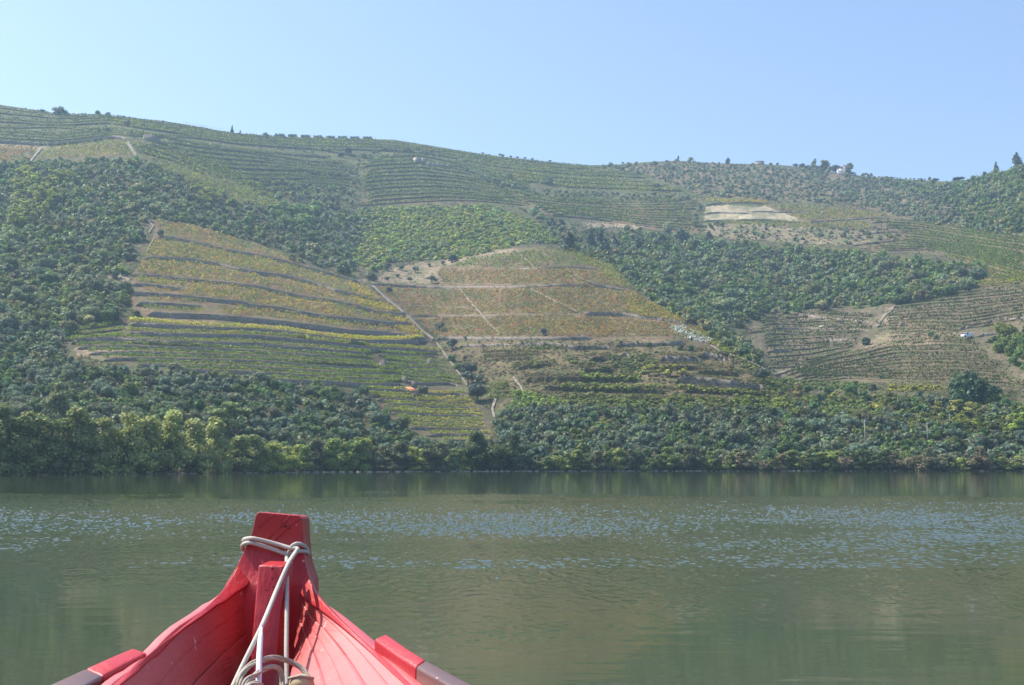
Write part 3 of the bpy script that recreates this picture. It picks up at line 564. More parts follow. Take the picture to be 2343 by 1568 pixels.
# shoreline trees, left to right
def shore(sp, u, size, hf, col, label, dw=0):
    tree(sp, u, float(shore_w(u)) - 1 - dw, size, hf, col, label, 'trees along the water edge', True)
x = -70
rgs = np.random.default_rng(77)
while x < 2420:
    if x < 180: s, h, c = rgs.uniform(9.5, 12), rgs.uniform(.85, 1.0), (.14, .165, .06)
    elif x < 520: s, h, c = rgs.uniform(8.8, 11), rgs.uniform(.92, 1.1), (.25, .27, .095)
    elif x < 620: s, h, c = rgs.uniform(8, 9.5), rgs.uniform(.75, .95), (.17, .2, .07)
    elif x < 1080: s, h, c = rgs.uniform(6, 8.5), rgs.uniform(.65, .9), [(.15, .2, .05), (.11, .14, .06), (.24, .27, .06), (.10, .11, .06)][rgs.integers(0, 4)]
    elif x < 1190: s, h, c = rgs.uniform(9, 11.5), rgs.uniform(.8, .95), (.06, .085, .03)
    else: s, h, c = rgs.uniform(5, 7.5), rgs.uniform(.6, .85), [(.13, .16, .05), (.11, .12, .07), (.17, .2, .06), (.15, .13, .08), (.08, .11, .04)][rgs.integers(0, 5)]
    c = tuple(np.array(c) * np.array([1.15, 1.15, 1.0]) * rgs.uniform(.85, 1.15)); sp = 'willow' if x < 1080 or rgs.random() < .45 else 'oak'
    lab = ('tall dense green tree at the water edge on the far left' if x < 180 else 'tall yellow green willow in the row on the left shore' if x < 520 else 'mixed green tree leaning over the water near the middle shore' if x < 1080 else 'large dark green oak at the water edge in the middle' if x < 1190 else 'low leafy tree at the water edge on the right shore')
    grp = 'shore trees: ' + lab
    tree(sp, x, float(shore_w(x)) - rgs.uniform(0.5, 5), s, h, c, lab, grp, True)
    if rgs.random() < .6: tree(sp, x + rgs.uniform(5, 20), float(shore_w(x)) - rgs.uniform(8, 18), s * .85, h, tuple(np.array(c) * 1.1), lab, grp, True)
    if rgs.random() < .7: tree('bush', x + rgs.uniform(-15, 15), float(shore_w(x)) - .3, rgs.uniform(2.5, 4), .7, tuple(np.array(c) * .8), 'low bush over the water line below the shore trees', 'bushes at the water line')
    x += s * .42 * F / float(shore_Y(x))
# single trees one can point at
ol = lambda u, w, s, lab, **k: tree('olive', u, w, s, k.pop('hf', 1.0), k.pop('col', (.12, .145, .10)), lab, None, True, **k)
ol(1244, 768, 3.8, 'lone round olive tree on the wall in the middle vineyard', hf=1.15)
ol(T(7, [(1, 1)])[0][0] - 168, 758, 4.8, 'olive tree among red vines just right of the long stone path')
ol(890, 673, 4.2, 'olive tree beside the dirt path at the top of the gully')
tree('oak', *T(5, [(1455, 225)])[0], 4.2, 1, (.09, .125, .07), 'round tree at the top corner of the left vineyard', None, True)
ol(*T(5, [(1225, 450)])[0], 4.2, 'round olive on the bare edge left of the left vineyard')
ol(*T(5, [(1200, 390)])[0], 3.8, 'grey olive just above the round olive on the bare edge')
tree('oak', *T(5, [(1048, 1000)])[0], 5.4, 1.3, (.05, .09, .04), 'tall dark tree with bare trunk left of the terrace walls', None, True)
tree('oak', *T(5, [(915, 995)])[0], 5.4, .9, (.07, .1, .055), 'round dark tree left of the tall dark tree', None, True)
tree('oak', *T(5, [(1250, 960)])[0], 3.8, 1.0, (.06, .09, .05), 'small dark tree touching the left ends of the terrace walls', None, True)
tree('oak', *T(5, [(300, 1110)])[0], 6.6, 1.0, (.075, .1, .05), 'broad dark oak above the lower left wood', None, True)
tree('oak', *T(5, [(335, 830)])[0], 5.0, 1.0, (.12, .17, .05), 'bright green round tree inside the left wood', None, True)
ol(*T(6, [(1505, 1440)])[0], 4.4, 'small olive tree right behind the red roofed hut')
for p, s, lab, sp, c in ((T(6, [(785, 330)])[0], 8.5, 'large round green tree in the dark gully', 'oak', (.12, .15, .06)), (T(6, [(1195, 300)])[0], 5.0, 'leftmost olive of three on the bare slope', 'olive', None), (T(6, [(1330, 300)])[0], 4.6, 'middle olive of three on the bare slope', 'olive', None),
                      (T(6, [(1450, 320)])[0], 4.4, 'rightmost olive of three on the bare slope', 'olive', None), (T(6, [(1040, 385)])[0], 6.5, 'pale green tree at the left foot of the bare slope', 'oak', (.14, .16, .085)), (T(6, [(1600, 420)])[0], 5.4, 'double crowned olive leaning against the long vineyard wall', 'olive', None),
                      (T(6, [(1287, 365)])[0], 2.8, 'small olive below the middle one of three', 'olive', None), (T(6, [(1400, 400)])[0], 3.0, 'small olive close above the long wall', 'olive', None), (T(6, [(1190, 390)])[0], 3.0, 'small olive beside the pale green tree', 'olive', None), (T(6, [(1785, 225)])[0], 6.5, 'dark oak at the top edge of the bare slope', 'oak', (.05, .08, .035)),
                      (T(6, [(1700, 250)])[0], 3.2, 'small olive beside the dark oak on the bare slope', 'olive', None), (T(6, [(1575, 265)])[0], 2.6, 'tiny olive high on the bare slope', 'olive', None), (T(6, [(325, 205)])[0], 5.0, 'yellowish bush tree on a wall end in the left vineyard', 'oak', (.17, .17, .06)),
                      (T(6, [(1785, 1020)])[0], 5.4, 'grey olive at the foot of the long dirt path', 'olive', None), (T(6, [(1775, 1130)])[0], 5.2, 'bright green slender tree in the dry gully', 'oak', (.1, .17, .06)), (T(6, [(1830, 1210)])[0], 4.2, 'yellow green tree with a thin bare trunk in the dry gully', 'oak', (.17, .21, .06)),
                      (T(6, [(1940, 1270)])[0], 7.0, 'big dark olive beside the yellow green tree', 'olive', (.085, .105, .07)), (T(6, [(1930, 1330)])[0], 5.6, 'olive above the corner of the lower terraces', 'olive', None), (T(6, [(2040, 1330)])[0], 4.6, 'olive right of the corner of the lower terraces', 'olive', None),
                      (T(6, [(2020, 1500)])[0], 8.0, 'largest olive beside the lower terraces', 'olive', (.09, .11, .075)), (T(6, [(1905, 930)])[0], 2.6, 'small bright green bush tree on the wall end', 'oak', (.13, .19, .05)),
                      (T(7, [(1530, 1020)])[0], 4.4, 'dark green tree on the rocky corner of the dry terraces', 'oak', (.08, .12, .06)), (T(7, [(1620, 1030)])[0], 5.0, 'round bright green tree on the rocky corner', 'oak', (.08, .14, .05)), (T(7, [(1235, 1000)])[0], 4.0, 'leafy green bush tree against the upper dry wall', 'oak', (.12, .18, .05)),
                      (T(7, [(910, 1120)])[0], 4.0, 'pale green feathery tree on the dry terraces', 'ailanthus', (.14, .19, .06)), (T(7, [(1185, 1120)])[0], 3.6, 'green feathery tree right of the earth cutting', 'ailanthus', (.12, .17, .06)), (T(7, [(1045, 1200)])[0], 4.2, 'dark green feathery tree below the earth cutting', 'ailanthus', (.10, .15, .07)),
                      (T(7, [(1235, 1260)])[0], 5.6, 'yellow feathery tree at the left of the yellow pair', 'ailanthus', (.33, .34, .07)), (T(7, [(1330, 1250)])[0], 5.0, 'yellow feathery tree in the middle of the dry terraces', 'ailanthus', (.36, .36, .06)), (T(7, [(1440, 1270)])[0], 6.2, 'widest yellow feathery tree of the dry terraces', 'ailanthus', (.34, .33, .06)), (T(7, [(1540, 1255)])[0], 4.2, 'yellow feathery tree at the right of the yellow pair', 'ailanthus', (.36, .34, .07)),
                      (T(7, [(240, 65)])[0], 4.6, 'round olive at the top of the middle vineyard', 'olive', None), (T(7, [(1780, 850)])[0], 5.5, 'yellowish tree at the foot of the valley wood', 'oak', (.15, .15, .06)), (T(7, [(2110, 1090)])[0], 7.0, 'green tree at the mouth of the right valley', 'oak', (.09, .14, .06)), (T(7, [(2280, 1320)])[0], 8, 'grey tree at the right end of the dry terraces', 'olive', (.11, .13, .085)),
                      (T(8, [(910, 735)])[0], 7.5, 'lone dark oak beside the stone ramp on the right terraces', 'oak', (.05, .085, .045)), (T(8, [(1490, 665)])[0], 5.2, 'small bright green tree left of the van', 'oak', (.12, .19, .06)), (T(8, [(1555, 680)])[0], 3.2, 'green bush tree near the small bright tree', 'oak', (.1, .16, .06)),
                      (T(8, [(375, 1180)])[0], 5.6, 'round green tree below the left end of the right terraces', 'oak', (.085, .14, .045)), (T(8, [(555, 1190)])[0], 7.5, 'green spreading tree below the right terraces', 'oak', (.1, .15, .05)), (T(8, [(765, 1200)])[0], 8.0, 'bright green round tree below the right terraces', 'oak', (.09, .18, .045)), (T(8, [(870, 1245)])[0], 7.0, 'green round tree just in front of the bright one', 'oak', (.075, .14, .045)),
                      (T(8, [(965, 1150)])[0], 6.0, 'brownish green tree above the dry bank', 'oak', (.12, .13, .06)), (T(8, [(280, 1200)])[0], 5.6, 'straw yellow thicket tree below the terraces', 'willow', (.3, .26, .09)), (T(8, [(1840, 1275)])[0], 19.0, 'huge dark green oak spreading below the right terraces', 'oak', (.05, .095, .04)), (T(8, [(2050, 1240)])[0], 9.0, 'dark tree joined to the right side of the huge oak', 'oak', (.055, .1, .04)),
                      (T(8, [(1730, 1380)])[0], 7.0, 'yellow flowering tree below the huge oak', 'ailanthus', (.33, .33, .09)), (T(8, [(1870, 1390)])[0], 6.5, 'pale yellow tree right below the huge oak', 'ailanthus', (.34, .33, .1)), (T(8, [(1580, 1370)])[0], 6.0, 'dull yellow tree left of the yellow flowering tree', 'ailanthus', (.24, .23, .07)),
                      (T(8, [(2290, 1560)])[0], 9.5, 'lime yellow leafy tree at the right edge', 'ailanthus', (.27, .36, .07)), (T(8, [(1865, 220)])[0], 9, 'pale round tree at the end of the valley wood', 'oak', (.16, .19, .08)), (T(8, [(1850, 120)])[0], 11, 'brown leafless looking tree at the end of the valley wood', 'oak', (.15, .13, .09)),
                      (T(1, [(1160, 310)])[0], 8, 'grey bush tree above the ruined stone house', 'olive', None), (T(1, [(985, 365)])[0], 7, 'green bush tree at the end of the left road', 'oak', (.08, .13, .06)), (T(2, [(835, 320)])[0], 12, 'large dark round tree on the upper slope', 'oak', (.04, .07, .04)), (T(2, [(775, 350)])[0], 9, 'green round tree just left below the large dark one', 'oak', (.06, .1, .05)),
                      (T(2, [(1690, 420)])[0], 8, 'bright green tree by the ruined walls', 'oak', (.13, .17, .07)), (T(2, [(2310, 560)])[0], 13, 'tall green tree on the upper middle slope', 'oak', (.1, .15, .065)), (T(3, [(310, 360)])[0], 14, 'broad green tree right of the tall one on the upper slope', 'oak', (.09, .135, .06)), (T(3, [(1310, 400)])[0], 9, 'olive tree alone above the long olive row', 'olive', None),
                      (T(11, [(535, 790)])[0], 9.0, 'tall pale green tree behind the left shore trees', 'willow', (.17, .2, .09)), (T(11, [(2060, 850)])[0], 9.5, 'bright green fig like tree behind the yellow green willows', 'ailanthus', (.2, .25, .08)), (T(13, [(830, 780)])[0], 4.2, 'small yellow tree in the right bank wood', 'ailanthus', (.3, .3, .06)), (T(12, [(1020, 1140)])[0], 6.5, 'bright yellow bush tree at the middle shore', 'willow', (.34, .35, .06)),
                      (T(11, [(100, 370)])[0], 6.0, 'bright green bush tree on the left edge of the lower wood', 'oak', (.12, .19, .04))):
    k_ = 1.0 if p[0] < 1173 and p[1] > 544 else .66 if p[1] < 480 else .76; tree(sp, p[0], p[1], s * k_, 1.0 if sp != 'ailanthus' else .9, c or (.12, .145, .10), lab, None, True)
# rows of olives on the upper slope
k = 0
for pts, n, s, lab in ((T(2, [(350, 290), (480, 315), (640, 300), (740, 300)]), 6, 8, 'olive of the short row on the upper left slope'), (T(2, [(90, 170), (150, 215), (200, 270)]), 4, 8, 'olive of the little cluster below the skyline hedges'),
                       (T(2, [(930, 370), (1060, 330), (1190, 305), (1330, 300), (1480, 300), (1650, 340)]), 16, 8, 'olive of the long row above the ruined walls'), (T(2, [(1850, 440), (1980, 510), (2080, 560), (2200, 600), (2340, 620)]), 13, 8.5, 'olive of the row falling right of the ruined walls'),
                       (T(2, [(930, 400), (910, 500), (900, 580), (890, 640), (880, 720)]), 10, 7.5, 'olive of the column left of the wrapped terraces'), (T(2, [(350, 480), (480, 500), (650, 520), (740, 540), (860, 510)]), 11, 7.5, 'olive of the middle band left of the wrapped terraces'),
                       (T(2, [(60, 590), (250, 600), (360, 650), (500, 660), (690, 650), (850, 700)]), 16, 7.5, 'olive of the lower band left of the wrapped terraces'), (T(2, [(220, 700), (400, 730), (560, 760), (730, 720)]), 10, 7.5, 'olive above the bright gully trees'),
                       (T(3, [(0, 400), (150, 430), (270, 440), (450, 450), (600, 440), (800, 460), (1000, 470), (1250, 480), (1580, 490)]), 34, 7.5, 'olive of the long double row below the upper vineyards'), (T(3, [(150, 440), (330, 470), (520, 480), (740, 480), (1030, 505), (1280, 500)]), 20, 7, 'olive of the long double row below the upper vineyards'),
                       (T(3, [(1730, 440), (1850, 445), (1920, 460), (2010, 450), (2130, 460), (2260, 470), (2400, 500)]), 12, 8, 'olive of the row above the pale plots'), (T(3, [(1700, 590), (1670, 660), (1660, 720), (1640, 760), (1720, 770)]), 9, 7.5, 'olive of the column left of the pale plots'),
                       (T(4, [(1100, 770), (950, 775), (800, 780), (600, 775), (400, 800)]), 12, 5, 'olive of the row below the upper right vineyard')):
    p = resample(pts, n); rg_ = np.random.default_rng(n * 7 + k); k += 1
    for q in p:
        tree('olive', q[0] + rg_.normal(0, 1.5), q[1] + rg_.normal(0, 1.6), .6 * s * rg_.uniform(.75, 1.25), rg_.uniform(.85, 1.1), vcol('olive', rg_, .15), lab, 'olives: ' + lab)
# bright trees in the gully wood, yellow trees in the left wood
rg_ = np.random.default_rng(5)
for pts, n, s, sp, c, lab in ((T(2, [(50, 800), (640, 820), (620, 1000), (240, 1010)]), 30, 7.5, 'oak', (.15, .23, .055), 'bright green tree in the upper gully wood'), (T(1, [(180, 700), (500, 720), (880, 1010), (420, 1290), (80, 1260)]), 44, 5.4, 'ailanthus', (.30, .34, .07), 'yellow topped tree in the left wood'),
                              (T(1, [(1760, 900), (1960, 1000), (1900, 1060)]), 7, 6, 'ailanthus', (.33, .36, .07), 'yellow tree at the right side of the left wood'), (T(5, [(20, 240), (150, 230), (60, 500), (0, 480)]), 9, 6, 'oak', (.2, .26, .07), 'light green tree at the left edge of the wood'), (T(5, [(400, 360), (560, 380), (480, 440)]), 3, 4.5, 'ailanthus', (.26, .3, .06), 'yellow green tree in the middle of the left wood'),
                              (T(4, [(150, 950), (900, 1000), (1300, 1000), (1200, 1040), (200, 1000)]), 12, 7, 'oak', (.19, .24, .07), 'light green tree on top of the valley wood'), (T(7, [(2190, 650), (2280, 680), (2260, 740)]), 2, 7, 'oak', (.2, .16, .06), 'orange tinted tree in the valley wood'), (T(4, [(1800, 480), (2050, 430), (2050, 540), (1850, 560)]), 5, 11, 'oak', (.13, .17, .07), 'pale green tree in the far wood')):
    us = [p[0] for p in pts]; ws = [p[1] for p in pts]; m = 0
    while m < n:
        u, w = rg_.uniform(min(us), max(us)), rg_.uniform(min(ws), max(ws))
        if not pip(np.array([u]), np.array([w]), pts)[0]: continue
        tree(sp, u, w, s * rg_.uniform(.7, 1.25), rg_.uniform(.9, 1.2), tuple(np.array(c) * rg_.uniform(.8, 1.2)), lab, 'trees: ' + lab, True); m += 1
# dark conifers above the middle hill
for (p, s, hf), lab in zip(((T(3, [(515, 950)])[0], 14, .85), (T(3, [(710, 940)])[0], 10.5, 1.35), (T(3, [(800, 930)])[0], 10, 1.5), (T(3, [(840, 1000)])[0], 12, 1.1), (T(3, [(930, 940)])[0], 9, 1.1), (T(3, [(1140, 960)])[0], 17, .55), (T(3, [(1350, 930)])[0], 15, .76), (T(3, [(1535, 890)])[0], 13, 1.0), (T(3, [(1785, 885)])[0], 10, 1.0)),
                       ('broad dark cypress at the left end of the conifer group', 'narrow dark cypress second from the left', 'tallest dark cypress with a pointed tip', 'dark cypress in front of the tallest one', 'small dark cypress behind the group', 'wide dark conifer above the valley wood', 'dark conifer above the centre of the valley wood', 'double topped dark conifer below the striped terraces', 'separate dark conifer left of the small olive grove')):
    tree('fir', p[0], p[1], s * .68, hf * 1.12, (.032, .055, .03), lab, None, True)
# skyline trees
for (p, s, hf, sp, c), lab in zip(((T(1, [(545, 200)])[0], 8.5, .75, 'oak', (.09, .12, .06)), (T(1, [(600, 200)])[0], 3.5, .6, 'bush', (.08, .1, .05)), (T(1, [(888, 202)])[0], 3.4, 1.15, 'oak', (.07, .09, .05)), (T(1, [(985, 207)])[0], 3.6, .8, 'oak', (.08, .1, .06)), (T(1, [(398, 178)])[0], 4.5, .4, 'bush', (.08, .1, .05)),
                       (T(1, [(2118, 372)])[0], 2.3, 2.1, 'fir', (.03, .05, .03)), (T(1, [(2192, 378)])[0], 1.4, 1.7, 'fir', (.03, .05, .03)), (T(3, [(1507, 148)])[0], 2.6, 1.9, 'fir', (.03, .05, .03)), (T(3, [(1645, 146)])[0], 1.4, 1.3, 'fir', (.03, .05, .03)), (T(3, [(1962, 168)])[0], 5.0, 1.0, 'fir', (.05, .075, .04)),
                       (T(3, [(1405, 160)])[0], 3.4, 1, 'oak', (.1, .1, .07)), (T(3, [(1305, 185)])[0], 6, .8, 'oak', (.15, .16, .07)), (T(4, [(430, 200)])[0], 8.5, .85, 'willow', (.17, .18, .06)), (T(4, [(530, 210)])[0], 15, .55, 'willow', (.17, .19, .06)), (T(4, [(540, 225)])[0], 8, .6, 'oak', (.04, .06, .035)), (T(4, [(625, 235)])[0], 9.5, .9, 'oak', (.055, .06, .04)),
                       (T(4, [(745, 238)])[0], 11, .7, 'willow', (.17, .18, .06)), (T(4, [(320, 215)])[0], 7, .85, 'oak', (.1, .1, .07)), (T(4, [(375, 195)])[0], 8, .45, 'oak', (.06, .08, .05)), (T(4, [(258, 190)])[0], 4.6, .85, 'oak', (.06, .08, .05)), (T(4, [(93, 180)])[0], 3.4, .85, 'oak', (.08, .1, .06)), (T(4, [(33, 178)])[0], 3.2, .85, 'oak', (.08, .1, .06)),
                       (T(4, [(2092, 215)])[0], 4.0, 1.9, 'fir', (.06, .08, .045)), (T(4, [(2275, 185)])[0], 7.5, 1.2, 'fir', (.07, .08, .05)), (T(4, [(1530, 312)])[0], 8, .45, 'oak', (.045, .06, .04)), (T(4, [(1750, 314)])[0], 9, .4, 'oak', (.05, .065, .04)), (T(4, [(1480, 290)])[0], 3.4, 1.2, 'oak', (.06, .08, .05))),
                      ('largest bushy tree on the left skyline', 'low bush right of the largest skyline tree', 'small tree with a thin stem on the left skyline', 'small round tree right of the thin stemmed one', 'low wide bush on the far left skyline', 'single slim cypress on the left skyline', 'tiny slim cypress right of the slim cypress', 'pointed cypress on the middle skyline', 'tiny cypress right of the pointed one',
                       'dark cone shaped tree on the skyline', 'brownish round tree left of the pointed skyline cypress', 'yellowish tree just under the middle skyline', 'yellow green tree at the left of the skyline group', 'largest yellow green tree of the skyline group', 'dark bush under the largest skyline tree', 'dark round tree left of the white house', 'yellow green tree with a hanging branch right of the white house',
                       'grey green round tree at the left of the skyline group', 'row of dark crowns left of the skyline group', 'dark umbrella shaped tree on the skyline', 'small umbrella shaped tree right of its twin', 'leftmost small umbrella shaped skyline tree', 'thin ragged pine on the right skyline', 'tall ragged pine near the right edge of the skyline', 'wide dark tree at the dip of the right skyline', 'dark tree right of the dip in the skyline', 'upright tree standing out at the dip of the skyline')):
    tree(sp, p[0], max(p[1], float(sky_w(p[0])) + .8), s * 1.3, hf, c, lab, None, True)
for i, (p, q) in enumerate(((2063, 322), (2125, 333), (2222, 356), (2250, 354), (2318, 362))):
    u, w = T(2, [(p, q)])[0]; tree('olive', u, float(sky_w(u)) + .6, [3, 2.3, 4, 3.6, 3.6][i], .9, (.07, .09, .06), 'small round tree on the skyline between the two hilltops', 'small skyline trees', True)
for p in (42, 108, 176, 340, 1002): u = 1173.5 + p * .2507; tree('olive', u, float(sky_w(u)) + .6, 3.2, .95, (.07, .09, .06), 'small round tree on the skyline between the two hilltops', 'small skyline trees', True)
for p in (1020, 1050, 1080, 1110, 1160, 1190, 1215, 1270, 1310, 1345, 1380, 1410, 1440): u = 1754.2 + p * .2507; tree('olive', u, float(sky_w(u)) + .3, 2.4, .9, (.06, .075, .05), 'tiny tree in the row on the right skyline ridge', 'row of tiny trees on the right ridge', True)

def nth(i): return {1: 'first', 2: 'second', 3: 'third', 4: 'fourth', 5: 'fifth', 6: 'sixth', 7: 'seventh', 8: 'eighth', 9: 'ninth', 10: 'tenth'}.get(i, '%d%s' % (i, 'th' if 10 < i % 100 < 14 else {1: 'st', 2: 'nd', 3: 'rd'}.get(i % 10, 'th')))
def ordinal(items, key, label, setter, tail):
    by = {}
    for t in items:
        if label(t): by.setdefault(label(t), []).append(t)
    for lb, g in by.items():
        if len(g) < 2: continue
        for i, t in enumerate(sorted(g, key=key)): setter(t, nth(i + 1) + ' ' + lb + tail)
ordinal([t for t in TREES if -30 < t['u'] < 2372 and t['force']] + [t for t in TREES if (t['label'] or '').startswith(('low bush', 'olive of'))], lambda t: t['u'], lambda t: t['label'], lambda t, s_: t.__setitem__('label', s_), ', from the left')
# ---------------------------------------------------------------- place them
for t in TREES:
    g = P(t['u'], t['w'], float(surfY(np.array([t['u']]), np.array([t['w']]))[0])); g[1] += t['dY']; g[2] += 1.6 if 'yellow topped' in (t['label'] or '') else 0; g[2] -= 0 if t['label'] else .16 * t['s'] * t['hf']; t['g'] = g; t['px'] = t['s'] * t['hf'] * F / g[1]
WHERE_LAB = {'olive': 'grey green olive in the ', 'oak': 'green oak in the ', 'bush': 'leafy bush in the ', 'willow': 'light green tree in the ', 'ailanthus': 'yellow green tree in the ', 'fir': 'dark conifer in the '}
GST = {}
for t in TREES:
    if not t['label'] and -30 < t['u'] < 2372: GST.setdefault((t['sp'], t['group']), []).append(t)
for k_, g_ in GST.items():
    GST[k_] = tuple(np.percentile([f(t) for t in g_], (33, 67)) for f in (lambda t: t['px'], lambda t: sum(t['col']), lambda t: t['u'], lambda t: t['w']))
def look(t):
    a, b, c, d = GST[(t['sp'], t['group'])]; s = 'large ' if t['px'] > a[1] * 1.1 else 'small ' if t['px'] < a[0] else ''
    v = sum(t['col']); return s + ('pale ' if v > b[1] else 'dark ' if v < b[0] else '')
def place(t):
    a, b, c, d = GST[(t['sp'], t['group'])]; h = 'at the left of' if t['u'] < c[0] else 'at the right of' if t['u'] > c[1] else 'in the middle of'
    return ('high ' if t['w'] < d[0] else 'low ' if t['w'] > d[1] else '') + h + ' the ' + t['group']
CAP = {'olive': 300, 'oak': 300, 'willow': 300, 'bush': 300, 'ailanthus': 300, 'fir': 300}
n_tree = 0
for sp in SPEC:
    L_ = [t for t in TREES if t['sp'] == sp]; L_.sort(key=lambda t: (not t['force'], -t['px']))
    inframe = [t for t in L_ if -30 < t['u'] < 2372]; keep_ = inframe[:CAP[sp]]; ks = set(id(t) for t in keep_); rest = [t for t in L_ if id(t) not in ks]
    for t in keep_:
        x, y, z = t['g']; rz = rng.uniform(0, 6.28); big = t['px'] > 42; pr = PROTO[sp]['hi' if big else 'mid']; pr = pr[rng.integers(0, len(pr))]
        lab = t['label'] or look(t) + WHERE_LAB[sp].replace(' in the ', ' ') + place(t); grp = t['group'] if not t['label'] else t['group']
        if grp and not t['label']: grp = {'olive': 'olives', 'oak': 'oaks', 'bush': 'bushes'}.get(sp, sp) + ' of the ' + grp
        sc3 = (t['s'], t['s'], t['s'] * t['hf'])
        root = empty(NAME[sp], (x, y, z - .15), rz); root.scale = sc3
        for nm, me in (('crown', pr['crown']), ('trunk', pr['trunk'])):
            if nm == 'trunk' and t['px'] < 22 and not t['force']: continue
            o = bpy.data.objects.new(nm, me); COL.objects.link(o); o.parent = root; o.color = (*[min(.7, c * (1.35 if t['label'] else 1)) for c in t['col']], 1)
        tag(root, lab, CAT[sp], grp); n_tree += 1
    if rest:
        VS = []; FS4 = []; FS3 = []; TS = []; base = 0
        for t in rest:
            v, f, ti = PROTO[sp]['lo'][rng.integers(0, 5)]
            a = rng.uniform(0, 6.28); c_, s_ = math.cos(a), math.sin(a); vv = v * np.array([t['s'], t['s'], t['s'] * t['hf']])
            vv = np.stack([vv[:, 0] * c_ - vv[:, 1] * s_, vv[:, 0] * s_ + vv[:, 1] * c_, vv[:, 2]], 1) + t['g'] - np.array([0, 0, .15]); VS.append(vv); TS.append(ti * np.array(t['col']))
            FS3 += [tuple(i + base for i in q) for q in f]; base += len(v)
        o = mesh_obj(NAME[sp] + 's' if sp != 'bush' else 'bushes', np.concatenate(VS), FS3, M_LEAF, np.concatenate(TS))
        tag(o, {'olive': 'mass of small far grey green olive trees filling the hillside groves', 'oak': 'mass of small far dark green oaks filling the hillside woods', 'bush': 'mass of small far bushes covering the banks and woods'}.get(sp, 'mass of small far ' + CAT[sp] + 's'), CAT[sp] if sp != 'bush' else 'bushes', None, 'stuff')
u_ = rng.uniform(-60, 2400, 90000); w_ = rng.uniform(255, 1080, 90000); ok = (w_ > sky_w(u_) + 1.5) & (w_ < shore_w(u_) - 2) & (fbm(u_ / 20, w_ / 9, 3, 91) > .42)
for p_ in (P_B, P_A, P_PALE, P_V1, P_V2, P_R1): ok &= ~pip(u_, w_, p_)
ok &= ~(pip(u_, w_, P_C) & (rng.random(90000) < .75)); ok &= ~(pip(u_, w_, P_S) & (rng.random(90000) < .8)); u_, w_ = u_[ok], w_[ok]; g_ = ground(u_, w_); k_ = len(g_); c_ = np.repeat(g_, 5, 0); sz = np.repeat(rng.uniform(.35, .9, k_), 5)[:, None]
c_ = c_ + rng.normal(0, .5, c_.shape) * sz * np.array([1, .6, 0]); c_[:, 2] += rng.uniform(.05, .8, len(c_)) * sz[:, 0]; n_ = rng.normal(size=c_.shape); n_[:, 2] = np.abs(n_[:, 2]) + .3
v_, f_ = quads(c_, n_, np.maximum(.45, c_[:, 1] / 1236 * 1.1) * rng.uniform(.7, 1.3, len(c_)), .9); pl_ = np.array([(.15, .12, .06), (.11, .14, .05), (.20, .165, .085), (.09, .13, .045), (.13, .17, .05)])
t_ = pl_[np.clip((fbm(u_ / 40, w_ / 20, 3, 92) * 5 + rng.normal(0, 1, k_)).astype(int), 0, 4)] * rng.uniform(.7, 1.3, (k_, 1))
tag(mesh_obj('low_scrub', v_, f_, M_VINE, np.repeat(np.repeat(t_, 5, 0), 4, 0)), 'dry grass tufts and low scrub on the open ground of the hillside', 'scrub', None, 'stuff')
print('trees', n_tree, len(TREES), {sp: sum(t['sp'] == sp for t in TREES) for sp in SPEC})

# ---------------------------------------------------------------- walls and vine rows on the terrace lines
PAL = {'green': [(.09, .14, .03), (.12, .17, .035), (.15, .19, .04), (.08, .11, .035)], 'lime': [(.15, .19, .04), (.2, .22, .045), (.12, .16, .035), (.24, .22, .05)], 'yellow': [(.33, .33, .06), (.27, .29, .05), (.36, .3, .06), (.22, .26, .05)],
       'dull': [(.05, .075, .03), (.06, .08, .03), (.085, .075, .04), (.05, .075, .03)], 'olivebrown': [(.10, .09, .045), (.13, .105, .055), (.08, .1, .035), (.10, .12, .035), (.12, .10, .05)], 'autumn': [(.13, .17, .04), (.2, .2, .045), (.27, .21, .06), (.24, .13, .06), (.30, .25, .05), (.12, .15, .045)], 'rust': [(.2, .13, .06), (.15, .16, .05), (.24, .19, .06), (.27, .12, .07), (.17, .15, .07), (.11, .14, .05)],
       'edge': [(.27, .22, .05), (.2, .2, .05), (.3, .25, .05), (.24, .14, .06), (.15, .16, .05)], 'gold': [(.36, .3, .05), (.3, .28, .05), (.38, .26, .05)], 'net': [(.6, .62, .6), (.5, .55, .5), (.3, .34, .25)]}
FAMLAB = {'B1': 'left vineyard hill', 'A1': 'left terraces', 'A2': 'left terraces', 'A3': 'left terraces', 'A4': 'bare spur left of the terraces', 'A5': 'right half of the left terraces', 'A6': 'terraces round the red roofed hut', 'C1': 'middle vineyard hill', 'C2': 'middle vineyard hill', 'C3': 'top of the dry terraces',
          'C4': 'dry overgrown terraces', 'S1': 'left valley terraces', 'S2': 'upper right valley terraces', 'S3': 'van track', 'S4': 'lower right valley terraces', 'U1': 'top left ridge', 'U2': 'top left road', 'U3': 'upper left slope', 'U4': 'ridge below the ruined house', 'U5': 'terraces under the ruined walls', 'U6': 'upper middle slope',
          'U7': 'terraces above the dark conifers', 'R1': 'pale plots', 'R2': 'upper right road', 'R3': 'upper right vineyards', 'R4': 'small olive grove', 'R5': 'slope above the right valley'}
